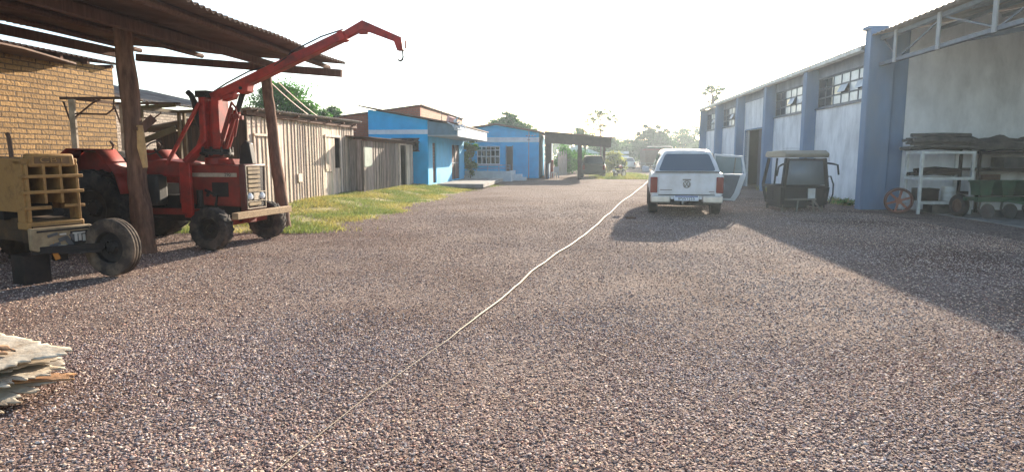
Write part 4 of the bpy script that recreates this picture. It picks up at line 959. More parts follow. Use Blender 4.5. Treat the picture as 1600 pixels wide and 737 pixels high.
m = MB(); m.bx(-1.4, 1.4, .05, 8, .65, .88); m.build('chassis', MT['dark'], T)
m = MB(); m.prism([(6.2, .6), (8.2, .6), (8.2, 1.4), (7.9, 2.4), (6.2, 2.5)], 'x', -1.15, 1.15); m.build('cab', MT['red_dull'], T, bevel=.08)
m = MB(); m.tube([(-1.3, .1, 2.72), (1.2, .1, 2.74), (1.45, .1, 2.68), (1.45, .1, 2.4)], .05, 8); m.build('rail', MT['chrome'], T)
for s in (-1, 1):
    for y in (1.4, 2.6, 7.2): wheel(T, (s*1.1, y, .48), .48, .28, .28, MT['steel'], MT['black'], axis=(1, 0, 0), n=20)

# ------------------------------------------------------------------ warehouse on the right
T = thing('warehouse', 'long white warehouse with slate blue columns and high steel windows', 'warehouse', YD(9.2, 0, 0), YR)
k = 1.005
Zp = [19.7, 25.0, 30.3, 35.6, 40.9, 46.0]
yp = [z*k for z in Zp]; EV = 4.9
m = MB(); up = MB(); pil = []
for i in range(5):
    y0, y1 = yp[i]+.4, yp[i+1]
    if i == 2:
        wall_y(m, 0, .2, y0, y1, 0, 4.5, [(y0+.4, y1-.35, 0, 3.0)])
    else:
        m.bx(-.2+.2, .2, y0, y1, 0, 3.42); 
    up.bx(.01, .2, y0, y1, 4.52, EV)
def shift(mb, dx): mb.v = [(x+dx, y, z) for x, y, z in mb.v]
# door bay built by wall_y lies at -.2..0; bring it to the common plane
m2 = MB(); 
for o_, f_ in ((0, 0),): pass
m.v = [((x+.2 if x < -.05 or (abs(x) < 1e-6 and yp[2] < y < yp[3]) else x), y, z) for x, y, z in m.v]
m.build('wall', MT['white_wall'], T); up.build('upper_wall', MT['band_grey'], T)
m = MB(); m.bx(.0, .03, yp[0]+.4, yp[5], -.02, .18)
for i in range(6):
    top = 5.4 if i == 0 else EV-.02
    q = MB(); q.bx(-.42, .22 if i else .3, yp[i], yp[i]+.4, -.05, top)
    if i == 0: q.bx(-.5, .1, yp[0]+.05, yp[0]+.45, 5.4, 5.5)
    q.build('column', MT['blue_dark'], T, bevel=.012)
q = MB(); q.bx(.302, .75, yp[0]+.1, yp[0]+.39, -.05, 5.34); q.build('corner_band', MT['blue_dark'], T)
for i in (0, 1, 3, 4):
    y0, y1 = yp[i]+.4, yp[i+1]; f = MB(); n = 7
    for j in range(n+1): y = y0+(y1-y0-.05)*j/n; f.bx(.04, .1, y, y+.05, 3.43, 4.5)
    for z in (3.43, 3.77, 4.11, 4.46): f.bx(.045, .095, y0, y1, z, z+.045)
    f.bx(-.06, .12, y0, y1, 3.36, 3.428)
    w = f.build('window', MT['frame'], T)
    g, d = MB(), MB(); wd = (y1-y0)/n
    for j in range(n):
        for r_, (z0, z1) in enumerate(((3.48, 3.76), (3.82, 4.1), (4.16, 4.45))):
            tgt = d if j >= n-2 or (j == n-3 and r_ == 1) else g
            ya, yb = y0+wd*j+.06, y0+wd*(j+1)-.02
            if r_ == 1 and j in (0, 1, 3): tgt.box(((-.04), (ya+yb)/2, (z0+z1)/2), (.012, yb-ya, z1-z0), rot=Matrix.Rotation(.45, 3, 'Y'))
            else: tgt.bx(.06, .075, ya, yb, z0, z1)
    g.build('pane', MT['bright_pane'], w); d.build('pane', MT['glass'], w)  # pale panes paint the bright sky seen in the glass
y0, y1 = yp[2]+.8, yp[3]-.35
f = MB(); f.bx(-.03, .1, y0-.06, y0, 0, 3.06); f.bx(-.03, .1, y1, y1+.06, 0, 3.06); f.bx(-.03, .1, y0, y1, 3.0, 3.06); f.build('door_frame', MT['blue_dark'], T)
f = MB(); f.bx(.12, .16, y0, y0+(y1-y0)*.5, .02, 2.99); f.build('sliding_door', MT['interior'], T)
f = MB(); f.bx(3.5, 3.6, y0-3, y1+3, 0, 4.5); f.bx(.3, 3.5, y0-3, y0-2.9, 0, 4.5); f.bx(.3, 3.5, y1+2.9, y1+3, 0, 4.5); f.build('doorway_dark_box', MT['interior'], T)  # box added behind the doorway, its dark colour painting the dim inside
f = MB(); f.prism([(.76, 0), (15, 0), (15, 5.24), (8, 6.74), (.76, 5.37)], 'y', yp[0]+.12, yp[0]+.36); f.build('end_wall', MT['white_wall'], T)
f = MB(); f.prism([(.2, 0), (15, 0), (15, 5.), (8, 6.4), (.2, 4.9)], 'y', yp[5]+.1, yp[5]+.3); f.build('end_wall', MT['white_wall'], T)
MB().bx(14.8, 15, yp[0]+.4, yp[5], 0, 5.3).build('rear_wall', MT['white_wall'], T)
f = MB(); corr(f, (-.45, yp[0]+.42, 4.97), (0, 1, 0), (1, 0, .19), yp[5]-yp[0]+.2, 8.7, .26, .03, 4); corr(f, (15.6, yp[0]+.42, 5.), (0, 1, 0), (-1, 0, .19), yp[5]-yp[0]+.2, 7.6, .26, .03, 4); f.build('roof', M('sheet_roof', '8f8b8a', .6, .3, .2, 2, .1), T, solid=.01)
f = MB(); f.prism([(-.5, 4.84), (-.36, 4.8), (-.28, 4.84), (-.28, 4.96), (-.31, 4.96), (-.31, 4.86), (-.47, 4.86), (-.47, 4.96), (-.5, 4.96)], 'y', yp[0]+.5, yp[5]+.5); f.build('gutter', MT['rack'], T)
T = thing('open_bay', 'open lean-to bay with a steel truss eave in front of the warehouse end', 'open bay', YD(9.2, 0, 0), YR)
ya, ye = 6.5, yp[0]-.02
f = MB(); f.bx(-.16, -.02, ya, ye, 4.3, 4.4); f.bx(-.16, -.02, ya, ye, 5.05, 5.15); f.build('truss_chord', MT['frame'], T)
f = MB()
for z in (18.7, 16.5, 14.3, 12.1, 9.9, 7.7): f.bx(-.2, -.16, z*k-.07, z*k+.07, 4.27, 5.18)
f.build_each('truss_strut', MT['soffit'], T)
f = MB()
zz = [19.6, 18.7, 16.5, 14.3, 12.1, 9.9, 7.7]
for i in range(6): f.bar((-.09, zz[i]*k, 4.38 if i % 2 else 5.07), (-.09, zz[i+1]*k, 5.07 if i % 2 else 4.38), .04, .04)
f.build('truss_diagonal', MT['frame'], T)
f = MB(); corr(f, (-.4, ya-.5, 5.2), (0, 1, 0), (1, 0, .19), ye-ya+.9, 8.6, .26, .03, 4); corr(f, (15.6, ya-.5, 5.23), (0, 1, 0), (-1, 0, .19), ye-ya+.9, 7.6, .26, .03, 4); f.build('roof', MT['rust_light'], T, solid=.01)
f = MB()
for z in (8.5, 12, 15.5):
    f.bar((0, z*k, 4.36), (8, z*k, 5.7), .08, .12); f.bar((0, z*k, 5.09), (8, z*k, 6.59), .08, .12); f.bar((15, z*k, 5.09), (8, z*k, 6.53), .08, .12)
for x in (1.5, 3.2, 5): f.bar((x, ya, 5.07+.19*x), (x, ye, 5.07+.19*x), .06, .1)
f.build('rafter', MT['frame'], T)
for x, y in ((0, ya+.2), (14.8, ya+.2)): MB().bx(x-.2, x+.2, y-.2, y+.2, -.05, 4.85).build('column', MT['blue_dark'], T)
MB().bx(14.8, 15, ya+.5, ye, 0, 5.3).build('side_wall', MT['white_wall'], T)
f = MB(); f.bx(1.0, 14.6, ya+2, ye-.1, -.02, .01); o = f.build('bay_floor', MT['concrete']); o.location = T.location; o.rotation_euler = T.rotation_euler; kind(o, 'structure')
# ------------------------------------------------------------------ tractor cab on the ground
T = thing('tractor_cab', 'dismantled dark tractor cab with a beige roof standing before the white wall', 'tractor cab', (8.62, 18.9, 0), YR+R(3))
m = MB(); m.prism([(-.1, 1.58), (1.6, 1.58), (1.65, 1.66), (1.55, 1.77), (.1, 1.79), (-.13, 1.7)], 'x', -.63, .63); m.build('roof', MT['cabroof'], T, bevel=.04, seg=3)
m = MB(); m.bx(-.63, .63, -.16, -.11, 1.46, 1.66); m.build('roof_trim', MT['trim'], T, bevel=.02)
m = MB(); m.lathe([(.001, .06), (.2, .05), (.26, 0)], (-.1, .9, 1.82), (0, 0, 1), 20); m.build('roof_vent', MT['trim'], T)
def cp(x, y, z):  # posts splay outwards below the belt
    return (x*(1.+.0*(1.5-z)), y, z)
m = MB()
for s in (-1, 1):
    m.bar((s*.54, 0, 1.56), (s*.63, -.05, .72), .12, .1); m.bar((s*.63, -.05, .72), (s*.6, .02, .2), .12, .1)
    m.bar((s*.56, 1.45, 1.56), (s*.68, 1.55, .72), .08, .08); m.bar((s*.56, .75, 1.56), (s*.64, .75, .3), .05, .05); m.bar((s*.68, 1.55, .72), (s*.64, 1.3, .2), .07, .07)
    m.bar((s*.63, -.05, .72), (s*.68, 1.55, .72), .06, .07); m.bar((s*.6, .02, .22), (s*.64, 1.3, .22), .06, .08)
m.bar((-.63, -.05, .72), (.63, -.05, .72), .06, .08); m.bar((-.55, 0, 1.52), (.55, 0, 1.52), .05, .06); m.bar((-.64, 1.5, .72), (.64, 1.5, .72), .05, .06); m.bar((-.6, .02, .22), (.6, .02, .22), .06, .08)
m.build('frame', MT['cab_frame'], T, bevel=.01)
m = MB(); m.add([(-.5, -.005, 1.5), (.5, -.005, 1.5), (.58, -.05, .78), (-.58, -.05, .78)], [(0, 1, 2, 3)]); m.build('front_glass', M('clear_cab_glass', '6a7278', .1, 0, .1, 3, 0), T, solid=.008)
o = T.children[-1]; _b2 = o.data.materials[0].node_tree.nodes['Principled BSDF']; _b2.inputs['Alpha'].default_value = .06
m = MB(); m.bx(-.58, .08, -.03, .0, .1, .68); m.bx(.36, .58, -.03, .0, .24, .66); m.bx(-.62, .62, 1.3, 1.36, .1, .7); m.bx(-.64, -.6, .06, 1.28, .1, .68); m.bx(.6, .64, .06, 1.28, .1, .68); m.build_each('lower_panel', MT['cab_frame'], T)
m = MB(); m.bx(.1, .3, -.06, -.02, .38, .68); m.build('pale_plate', MT['rack'], T)
m = MB(); m.bx(-.25, .25, .5, 1.0, .45, .55); m.bx(-.25, .25, 1.0, 1.1, .55, 1.05); m.build('seat', MT['black'], T, bevel=.04)
m = MB(); m.bar((-.62, -.2, .36), (.25, -.25, .38), .05, .05); m.bar((.15, -.25, .38), (.4, -.3, .05), .05, .05)
for s in (-1, 1): m.tube([(s*.2, -.12, .36), (s*.25, -.14, .0)], .03, 8); m.tube([(s*.58, .1, .2), (s*.58, .1, 0)], .04, 8); m.tube([(s*.62, 1.25, .2), (s*.62, 1.25, 0)], .04, 8)
m.build('support_leg', MT['steel'], T)
m = MB(); m.tube([(.56, -.02, 1.42), (.72, -.1, 1.4), (.86, -.14, 1.36), (.9, -.14, 1.08)], .028, 8); m.tube([(-.56, -.02, 1.42), (-.74, -.1, 1.36), (-.82, -.12, 1.3), (-.86, -.12, 1.04)], .028, 8); m.build('mirror_arm', MT['cab_frame'], T)
m = MB(); m.tube([(.62, .05, 1.02), (.74, .0, 1.03), (.82, -.02, .8), (.82, -.02, .5), (.74, 0, .24), (.62, .05, .26)], .022, 8); m.tube([(-.62, .05, .75), (-.66, .0, .98), (-.58, .0, 1.02)], .015, 8); m.build('grab_rail', MT['cab_frame'], T)
# ------------------------------------------------------------------ rack and goods in the bay
def rack(label, loc, W_, D_, zs, mat, rz=YR):
    T = thing('storage_rack', label, 'storage rack', loc, rz)
    for x in (0, W_):
        for y in (0, D_): MB().bx(x-.035, x+.035, y-.035, y+.035, 0, zs[-1]+.06).build('post', mat, T)
    for z in zs: m = MB(); m.bx(-.04, W_+.04, -.045, -.005+.04, z, z+.075); m.bx(-.04, W_+.04, D_-.04, D_+.04, z, z+.075); m.bx(-.045, .0, .0, D_, z, z+.07); m.bx(W_, W_+.045, 0, D_, z, z+.07); m.bx(0, W_, .04, D_-.04, z+.02, z+.06); m.build('shelf', mat, T)
    return T
RL = (11.45, 18.0, 0)
T = rack('pale steel rack with three loaded shelves beside the corner column', RL, 1.35, .8, (.28, .96, 1.68), MT['rack'])
def on(T, x, y, z): return T.matrix_basis @ Vector((x, y, z))
def bundle(label, loc, L_, r, n, mat, rz, name='bundle', cat='bundle', group=None):
    m = MB(); rr = random.Random(len(label))
    for i in range(n):
        a = rr.uniform(-r, r); z = abs(rr.gauss(0, r*.5)); s = rr.uniform(.6, 1.1)
        m.tube([(-L_/2*s+rr.uniform(-.1, .1), a, z+.04), (0, a+rr.uniform(-.05, .05), z+.05+rr.uniform(0, .08)), (L_/2*s, a+rr.uniform(-.05, .05), z+.04)], rr.uniform(.03, .06), 7)
    o = m.build(name, mat); o.location = loc; o.rotation_euler = (0, 0, rz); return tag(o, label, cat, group)
bundle('dark bundle of rods and hoses heaped on the top shelf of the pale rack', on(T, .6, .4, 1.77), 1.9, .3, 16, MT['tarp'], YR)
bundle('loose dark pipes on the middle shelf of the pale rack', on(T, .55, .4, 1.04), 1.2, .25, 14, MT['dark'], YR)
def crate(name, label, cat, loc, d, mat, rz, lidm=None):
    m = MB(); x, y, z = d; t_ = .02
    m.bx(-x/2, x/2, -y/2, -y/2+t_, 0, z); m.bx(-x/2, x/2, y/2-t_, y/2, 0, z); m.bx(-x/2, -x/2+t_, -y/2+t_, y/2-t_, 0, z); m.bx(x/2-t_, x/2, -y/2+t_, y/2-t_, 0, z); m.bx(-x/2+t_, x/2-t_, -y/2+t_, y/2-t_, 0, t_)
    m.bx(-x/2-.01, x/2+.01, -y/2-.012, -y/2, z-.05, z); m.bx(-x/2*.6, x/2*.6, -y/2+t_, y/2-t_, t_, z*.8)
    o = m.build(name, mat, None, bevel=.005); o.location = loc; o.rotation_euler = (0, 0, rz); return tag(o, label, cat)
def drum(name, label, cat, loc, r, h, mat):
    m = MB(); m.lathe([(.001, 0), (r, 0), (r, h*.32), (r*1.03, h*.34), (r, h*.36), (r, h*.65), (r*1.03, h*.67), (r, h*.69), (r, h), (r*.92, h), (r*.9, h-.02), (.001, h-.02)], (0, 0, 0), (0, 0, 1), 24)
    o = m.build(name, mat); o.location = loc; return tag(o, label, cat)
crate('crate', 'dark crate on the lowest shelf of the pale rack', 'crate', on(T, .35, .4, .36), (.5, .5, .35), MT['dark'], YR)
drum('drum', 'small pale drum on the lowest shelf of the pale rack', 'drum', on(T, .95, .35, .36), .17, .4, MT['rack'])
crate('crate', 'grey crate pushed under the pale rack on the floor', 'crate', on(T, .75, .4, .02), (.6, .5, .22), MT['tarp'], YR)
T = thing('spoked_wheel', 'orange spoked wheel with a worn tyre leaning by the blue corner column', 'wheel', (11.0, 18.2, .36), YR+R(-12))
m = MB(); m.lathe([(.3, -.05), (.33, -.05), (.33, .05), (.3, .05), (.3, -.05)], (0, 0, 0), (.1, 1, .12), 32); m.lathe([(.001, -.06), (.09, -.05), (.09, .05), (.001, .06)], (0, 0, 0), (.1, 1, .12), 16)
for i in range(6): a = i*math.pi/3+.3; m.bar((.07*math.cos(a), -.0, .07*math.sin(a)), (.31*math.cos(a), -.0, .31*math.sin(a)), .06, .03, up=(0, 1, 0))
m.build('rim', MT['orange'], T)
m = MB(); m.lathe([(.31, -.07), (.35, -.08), (.37, -.04), (.37, .04), (.35, .08), (.31, .07)], (0, 0, 0), (.1, 1, .12), 32); m.build('tyre', M('reddish_tyre', '5a3a32', .9, 0, .3, 6, .2), T)
T = rack('dark steel rack with a sheet covered load at the right of the bay', (13.35, 18.4, 0), 2.6, .9, (.5, 1.2, 1.7), MT['dark'])
m = MB(); nx, ny_ = 26, 8; vs, fs = [], []
for i in range(nx+1):
    for j in range(ny_+1):
        a = j/ny_*math.pi; x = -.5+3.6*i/nx
        vs.append((x, .45-.5*math.cos(a)*(1+.06*math.sin(i*1.3)), .02+(.34+.05*math.sin(i*.9)+.03*math.sin(i*2.3))*math.sin(a)**.6))
for i in range(nx):
    for j in range(ny_): a = i*(ny_+1)+j; fs.append((a, a+1, a+ny_+2, a+ny_+1))
m.add(vs, fs); o = m.build('tarpaulin_load', MT['tarp'], None, solid=.02); o.location = on(T, 0, 0, 1.79); o.rotation_euler = (0, 0, YR); tag(o, 'long load under a dusty dark sheet on top of the dark rack', 'covered load')
bundle('tangle of dark branches and pipes beside the covered load on the dark rack', on(T, -.35, .2, 1.8), 1.1, .22, 12, MT['dark'], YR+.2)
crate('crate', 'wide dark crate on the middle shelf of the dark rack', 'crate', on(T, 1.3, .45, 1.29), (1.1, .6, .3), MT['tarp'], YR)
drum('drum', 'rusty drum on the lower shelf of the dark rack', 'drum', on(T, .6, .45, .59), .24, .5, MT['rust'])
def planter(label, loc, rz, n):
    T = thing('seed_planter', label, 'planter', loc, rz)
    m = MB(); m.bar((-n*.3, 0, .5), (n*.3, 0, .5), .12, .12); m.bar((-n*.3, .4, .5), (n*.3, .4, .5), .1, .1); m.bar((0, 0, .5), (0, -1.0, .35), .1, .1); m.bar((-.5, 0, .5), (0, -.9, .36), .07, .07); m.bar((.5, 0, .5), (0, -.9, .36), .07, .07); m.build('frame', MT['green_paint'], T)
    for i in range(n):
        x = -n*.3+.3+i*.6
        m = MB(); m.prism([(x-.2, .95), (x+.2, .95), (x+.22, 1.0), (x+.14, .62), (x-.14, .62), (x-.22, 1.0)][:2]+[(x+.14, .6), (x-.14, .6)], 'y', .05, .4); m.box((x, .22, .97), (.46, .4, .05)); m.build('hopper', MT['green_paint'], T, bevel=.015)
        m = MB(); m.lathe([(.001, -.02), (.2, -.012), (.2, .012), (.001, .02)], (x, -.05, .2), (1, .15, 0), 20); m.tube([(x, .2, .6), (x, .25, .25), (x, .1, .06)], .03, 7); m.build('disc', MT['steel'], T)
    for s in (-1, 1): wheel(T, (s*(n*.3-.1), .7, .3), .3, .16, .18, MT['rust'], MT['black'], axis=(1, 0, 0), n=20)
    return T
planter('green row planter with four hoppers parked in the dim right bay', (13.2, 16.6, 0), YR+R(8), 4)
# ------------------------------------------------------------------ bits under the carport and beyond
T = thing('garden_chair', 'white plastic chair standing under the carport', 'chair', (3.3, 49.2, 0), R(200))
m = MB(); m.bx(-.23, .23, -.22, .22, .4, .44); m.build('seat', MT['white_trim'], T, bevel=.01)
m = MB(); m.bx(-.22, .22, .2, .24, .44, .85); m.build('backrest', MT['white_trim'], T, bevel=.02)
for x in (-.2, .2):
    for y in (-.19, .2): MB().bx(x-.025, x+.025, y-.025, y+.025, 0, .4).build('leg', MT['white_trim'], T)
crate('cabinet', 'dark red upright cabinet against the wall under the carport', 'cabinet', (2.95, 50.2, 0), (.55, .5, 1.35), MT['red_dull'], YR)
T = thing('picket_fence', 'weathered leaning picket fence behind the carport', 'fence', (4.0, 56, 0), R(70))
for i in range(14): m = MB(); m.bx(i*.22, i*.22+.12, 0, .03, 0, 1.9+.25*math.sin(i*1.7)); m.build('picket', BOARDG, T)
m = MB(); m.bx(0, 3, .03, .07, .5, .58); m.bx(0, 3, .03, .07, 1.4, 1.48); m.build('rail', BOARDG, T)
T = thing('far_shed', 'pale green roofed shed among bushes beyond the carport', 'shed', (8.6, 84, 0), YR)
MB().bx(-2.6, 2.6, 0, 4, 0, 2.1).build('wall', M('pale_green_wall', '8fa8a0', .8, 0, .1), T)
m = MB(); m.prism([(-2.9, 2.05), (2.9, 2.05), (0, 3.1)], 'y', -.3, 4.3); m.build('roof', M('pale_roof', 'a9bdbd', .7, 0, .15), T)
m = MB(); m.bx(-.4, .4, -.02, .0, 0, 1.9); m.build('door', MT['brown'], T)
# pole, cables, hose
T = thing('antenna_pole', 'thin rusty pole standing in front of the farther blue house', 'pole', P(826, 276, 46.2)*1, 0)
T.location.z = 0
m = MB(); m.tube([(0, 0, -.05), (0, 0, 2.4), (.02, 0, 4.75)], [.03, .025, .018], 8); m.build('shaft', MT['steel'], T)
m = MB(); m.tube([(-.1, 0, 2.8), (.1, 0, 2.8)], .025, 6); m.build('bracket', MT['steel'], T)
for i, (dx, lab) in enumerate(((0, 'upper thin cable running from the pole shed to the blue house'), (-9, 'lower thin cable running from the pole shed to the blue house'))):
    a, e = P(424+dx, 118-dx*.4, 15.1), P(556+dx, 206, 31.4); m = MB(); m.tube([a.lerp(e, f)-Vector((0, 0, .35*4*f*(1-f))) for f in np.linspace(0, 1, 13)], .012, 5); tag(m.build('cable', MT['black'] if 0 else MT['tin']), lab, 'cable', 'thin cables from the shed to the house')
hp = [(1019, 277), (1012, 283), (1004, 291), (996, 297), (985, 306), (975, 312), (965, 320), (954, 332), (945, 338), (934, 350), (925, 357), (913, 367), (905, 372), (893, 381), (885, 386), (872, 393), (860, 402), (850, 410), (840, 416), (830, 423), (820, 433), (812, 441), (804, 447), (793, 457), (780, 468), (765, 479), (750, 490), (735, 502), (720, 513), (705, 526), (690, 537), (675, 547), (660, 558), (640, 572), (618, 588), (600, 601), (580, 614), (560, 629), (530, 653), (500, 677), (470, 702), (440, 727), (425, 739), (380, 775), (320, 830)]
pts = [G(x, y, .012)+Vector((0, 0, rut(*[np.array(v) for v in G(x, y)[:2]])+.012)) for x, y in hp]
m = MB(); m.tube(pts, [max(.0018, min(.017, .0012*p.y+.0015-.0058*max(0, min(1, (6.5-p.y)/1.2)))) for p in pts], 7); tag(m.build('hose', MT['rope'], ang=80), 'long cream hose snaking across the gravel towards the white pickup', 'hose')
o = crate('wood_offcut', 'small dark offcut lying on the gravel by the pickup', 'offcut', G(985, 341), (.25, .1, .04), MT['timber'], .2)
# ------------------------------------------------------------------ trees and shrubs
LM = {}
def tree(name, label, cat, base, trunk, blobs, n, leaf, hexc, group=None, clumps=14, sig=.2, trunk_r=.18, trans=.45, seed=1, limbs=True):
    """blobs: (x, y, z, rx, ry, rz, share) relative to base"""
    g = np.random.default_rng(seed); T = thing(name, label, cat, base, 0, group)
    if hexc not in LM: LM[hexc] = leaf_mat('leaves_'+hexc, hexc, trans)
    cs, Vs, Cs = [], [], []
    tot = sum(b[6] for b in blobs)
    for bx_, by, bz, rx, ry, rz, sh in blobs:
        k = max(3, int(clumps*sh/tot*len(blobs)))
        d = g.normal(size=(k, 3)); d /= np.linalg.norm(d, axis=1)[:, None]
        rad = g.uniform(.35, 1., (k, 1))**.6
        c = np.array([bx_, by, bz])+d*rad*np.array([rx, ry, rz]); cs.append(c)
        per = int(n*sh/tot/k)
        for ci in c:
            s = np.array([rx, ry, rz])*sig*g.uniform(.6, 1.4)
            p = ci+g.normal(size=(per, 3))*s*np.array([1, 1, .75])
            a = g.normal(size=(per, 3)); a /= np.linalg.norm(a, axis=1)[:, None]
            r_ = g.normal(size=(per, 3)); bb = np.cross(a, r_); bb /= np.linalg.norm(bb, axis=1)[:, None]
            L = leaf*g.uniform(.6, 1.4, (per, 1))
            q = np.stack([p-a*L*.5, p+bb*L*.3, p+a*L*.5, p-bb*L*.3], 1)
            Vs.append(q.reshape(-1, 3)); Cs.append(np.clip(g.uniform(.55, 1.4)*g.uniform(.75, 1.25, (per, 1))*np.array([1., 1., .95])+g.normal(0, .05, (per, 3)), .1, 2))
    V = np.concatenate(Vs); C = np.concatenate(Cs); F = np.arange(len(V)).reshape(-1, 4)
    np_mesh('crown', V, F, C, LM[hexc], T)
    m = MB(); tp = [Vector(p) for p in trunk]
    m.tube(tp, [trunk_r*(1-.6*i/(len(tp)-1)) for i in range(len(tp))], 9)
    if limbs:
        allc = np.concatenate(cs)
        for c in allc[g.permutation(len(allc))[:min(len(allc), 26)]]:
            c = Vector(c); f = g.uniform(.45, 1.); i = min(int(f*(len(tp)-1)), len(tp)-2); s = tp[i].lerp(tp[i+1], f*(len(tp)-1)-i)
            mid = s.lerp(c, .5)+Vector((g.normal()*.06, g.normal()*.06, .12))*(c-s).length
            m.tube([s, mid, c], [trunk_r*.35, trunk_r*.2, trunk_r*.07], 6)
    m.build('trunk', MT['bark'], T)
    return T
def at(px, Y): return Vector(((px-800)/1000*Y, Y, 0))
tree('tree', 'dense green tree with a spreading crown behind the pale wooden shed', 'tree', at(452, 34), [(0, 0, 0), (.1, 0, 1.8), (0, 0, 3.6), (-.2, 0, 4.8)], [(-.1, 0, 4.2, 1.4, 1.4, 1.1, 3), (-1.2, .2, 3.6, 1.0, 1.1, .7, 1.3), (1.3, 0, 3.8, .95, 1., .65, 1.4), (.6, .3, 3.0, 1.6, 1.2, .6, 1.2), (-.3, -.2, 4.95, .7, .7, .45, .8)], 26000, .13, '3f6a2a', None, 26, .2, .2, seed=3)
tree('tree', 'small round tree peeping over the wooden shed beside the big green one', 'tree', at(524, 44), [(0, 0, 0), (0, 0, 2), (0, 0, 4.2)], [(0, 0, 4.3, .6, .6, .6, 1), (.9, 0, 3.8, .7, .6, .5, 1)], 5000, .14, '3f6a2a', None, 10, .25, .12, seed=4)
tree('tree', 'dense round tree rising behind the farther blue house', 'tree', at(797, 62), [(0, 0, 0), (0, 0, 2), (0, 0, 4.5)], [(0, 0, 4.4, 1.7, 1.6, 1.1, 3), (-1., 0, 4.2, 1., 1., .9, 1), (1.2, 0, 3.9, 1.1, 1, .8, 1.2), (-.3, 0, 5.2, .9, .9, .5, .8)], 22000, .16, '3a5f33', None, 26, .19, .2, seed=5)
tree('tree', 'tall slender tree with a sparse feathery crown beyond the carport', 'tree', at(937, 75), [(0, 0, 0), (.05, 0, 2.5), (-.03, 0, 4.5), (.05, 0, 6.5)], [(-.6, 0, 6.3, .9, .9, .9, 2), (.5, 0, 6.6, .9, .9, .8, 2), (1.6, 0, 5.9, .8, .7, .6, 1.3), (.1, 0, 5., 1.1, .8, .6, 1), (-1.2, 0, 5.6, .7, .7, .5, 1)], 3600, .14, '46613a', None, 20, .14, .09, seed=6)
tree('tree', 'short sparse tree left of the tall feathery one above the carport roof', 'tree', at(913, 76), [(0, 0, 0), (.05, 0, 2), (0, 0, 4.2)], [(-.3, 0, 4.6, .8, .7, .6, 1.3), (.5, 0, 3.9, .8, .7, .6, 1)], 2400, .14, '46613a', None, 16, .16, .07, seed=7)
tree('tree', 'broad dark tree with ragged top at the far end of the yard', 'tree', at(1016, 98), [(0, 0, 0), (0, 0, 2), (.1, 0, 5)], [(0, 0, 3.6, 2.8, 2, 1.9, 3), (-1.6, 0, 2.4, 1.8, 1.5, 1.6, 1.5), (1.5, 0, 3.2, 2, 1.5, 1.6, 1.6), (-1.0, 0, 5.5, .9, .8, .8, .5), (.4, 0, 5.4, 1., .8, .9, .55), (1.9, 0, 5.0, .9, .6, .8, .4), (-1.9, 0, 4.4, .8, .7, .8, .4)], 22000, .24, '3c5636', None, 24, .18, .25, seed=8)
for i, (px, Y, h, r_, lab) in enumerate(((948, 92, 4.3, 2.2, 'bushy far tree just right of the tall feathery one'), (975, 104, 4.6, 2.6, 'bushy far tree above the small white hatchback'), (1056, 118, 6.6, 3.2, 'pale far tree right of the broad dark tree'), (1080, 130, 7.8, 3.4, 'pale far tree nearest the warehouse corner'), (922, 100, 3.0, 2.0, 'bushy far tree behind the pale green roofed shed'))):
    tree('tree', lab, 'tree', at(px, Y), [(0, 0, 0), (.1, 0, h*.4), (0, 0, h*.8)], [(0, 0, h*.62, r_, r_, h*.36, 2), (-r_*.7, 0, h*.45, r_*.7, r_*.7, h*.3, 1), (r_*.7, 0, h*.5, r_*.7, r_*.7, h*.33, 1), (r_*.2, 0, h*.9, r_*.45, r_*.4, h*.14, .4)], 9000, .26, '4a6440', 'far trees at the end of the yard', 20, .2, .2, seed=20+i)
tree('tree', 'thin flat topped tree standing above the warehouse roof', 'tree', at(1108, 72), [(0, 0, 0), (.1, 0, 4), (-.1, 0, 6.5), (.1, 0, 8.2)], [(-.4, 0, 8.9, 1.0, .9, .5, 1.3), (.7, 0, 8.8, .8, .7, .5, 1), (.1, 0, 8., .7, .6, .4, .7)], 1300, .2, '46613a', None, 9, .17, .16, seed=9)
for i, (px, Y, h, lab) in enumerate(((880, 60, 2.7, 'leafy green bush seen through the carport left of its post'), (893, 63, 2.4, 'leafy green bush right behind the carport post'), (912, 66, 2.5, 'leafy green bush left of the dark parked car roof'), (957, 66, 2.3, 'yellowish bush behind the motorcycle'))):
    tree('shrub', lab, 'shrub', at(px, Y), [(0, 0, 0), (0, 0, h*.5), (.1, 0, h*.8)], [(0, 0, h*.5, 1., .8, h*.45, 2), (-.6, 0, h*.35, .7, .6, h*.3, 1), (.6, 0, h*.4, .7, .6, h*.33, 1)], 6000, .15, '4d7a3a' if i < 3 else '8a8a4a', 'bushes beyond the carport', 14, .2, .06, seed=30+i)
tree('climbing_plant', 'green climbing plant on the far corner of the nearer blue house', 'climbing plant', P(735, 281, 42.1)*1, [(0, 0, 0), (.05, 0, 1.2), (0, 0, 2.3)], [(0, 0, 2.2, .4, .3, .35, 2), (-.1, 0, 1.4, .38, .3, .6, 1.6), (.1, 0, .7, .3, .25, .5, .8)], 5000, .11, '3f6a2a', None, 12, .25, .04, seed=40)
tree('shrub', 'small weed clump at the foot of the white warehouse wall', 'shrub', YD(9.05, 21.2), [(0, 0, 0), (0, 0, .15)], [(0, 0, .12, .3, .2, .1, 1)], 350, .07, '4d7a3a', None, 6, .3, .01, seed=41, limbs=False)
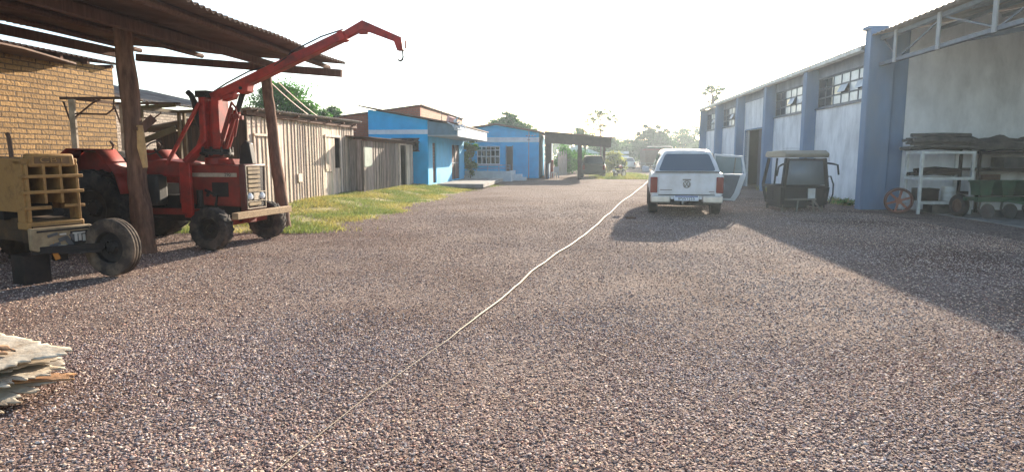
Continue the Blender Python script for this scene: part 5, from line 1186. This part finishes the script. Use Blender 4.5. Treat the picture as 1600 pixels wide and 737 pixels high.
# far wood closing the view
g = np.random.default_rng(50); n = 26000
az = g.uniform(-.75, .75, n); Yv = g.uniform(165, 190, n); h = (5.5+2.2*np.sin(az*23)+1.5*np.sin(az*61+1))*np.sqrt(g.uniform(0, 1, n))
p = np.stack([az*Yv, Yv, h], 1); a = g.normal(size=(n, 3)); a /= np.linalg.norm(a, axis=1)[:, None]; bb = np.cross(a, g.normal(size=(n, 3))); bb /= np.linalg.norm(bb, axis=1)[:, None]
L = g.uniform(.5, 1.2, (n, 1)); q = np.stack([p-a*L*.5, p+bb*L*.35, p+a*L*.5, p-bb*L*.35], 1).reshape(-1, 3)
kind(np_mesh('far_wood', q, np.arange(len(q)).reshape(-1, 4), g.uniform(.6, 1.3, (n, 1))*np.ones((1, 3)), leaf_mat('leaves_far', '4a6440')), 'stuff')
# ------------------------------------------------------------------ light, air, sky
AZ, EL = R(22.5), R(16.8)
w = bpy.data.worlds.new('World'); S.world = w; w.use_nodes = True
nt = w.node_tree; bg = nt.nodes['Background']
sky = nt.nodes.new('ShaderNodeTexSky'); sky.sky_type = 'NISHITA'; sky.sun_disc = False
sky.sun_elevation = EL; sky.sun_rotation = AZ; sky.air_density = 1.0; sky.dust_density = 1.2; sky.ozone_density = 1.0; sky.altitude = 300
nt.links.new(sky.outputs[0], bg.inputs[0]); bg.inputs[1].default_value = .12
sd = bpy.data.lights.new('sun', 'SUN'); sd.energy = 5; sd.angle = R(.5); sd.color = (1, .88, .72)
so = bpy.data.objects.new('sun', sd); COL.objects.link(so)
d = Vector((math.sin(AZ)*math.cos(EL), math.cos(AZ)*math.cos(EL), math.sin(EL)))
so.rotation_euler = d.to_track_quat('Z', 'Y').to_euler(); so.location = (30, 60, 30)
HAZE = .0008
if HAZE:
    m, nt_, b_ = new_mat('hazy_air'); nt_.nodes.remove(b_)
    pv = nt_.nodes.new('ShaderNodeVolumePrincipled'); pv.inputs['Color'].default_value = (.78, .9, 1, 1); pv.inputs['Density'].default_value = HAZE; pv.inputs['Anisotropy'].default_value = .58
    nt_.links.new(pv.outputs[0], nt_.nodes['Material Output'].inputs['Volume'])
    hb = MB(); hb.bx(-920, 920, -80, 1520, -1.2, 11); kind(hb.build('haze', m), 'stuff')
S.view_settings.view_transform = 'Standard'; S.view_settings.look = 'None'; S.view_settings.gamma = 1; S.view_settings.use_curve_mapping = False
S.view_settings.exposure = 1.52
S.cycles.use_denoising = True; S.cycles.max_bounces = 6; S.cycles.diffuse_bounces = 3; S.cycles.glossy_bounces = 3; S.cycles.transmission_bounces = 4; S.cycles.volume_bounces = 0; S.cycles.transparent_max_bounces = 8
S.cycles.volume_step_rate = 5
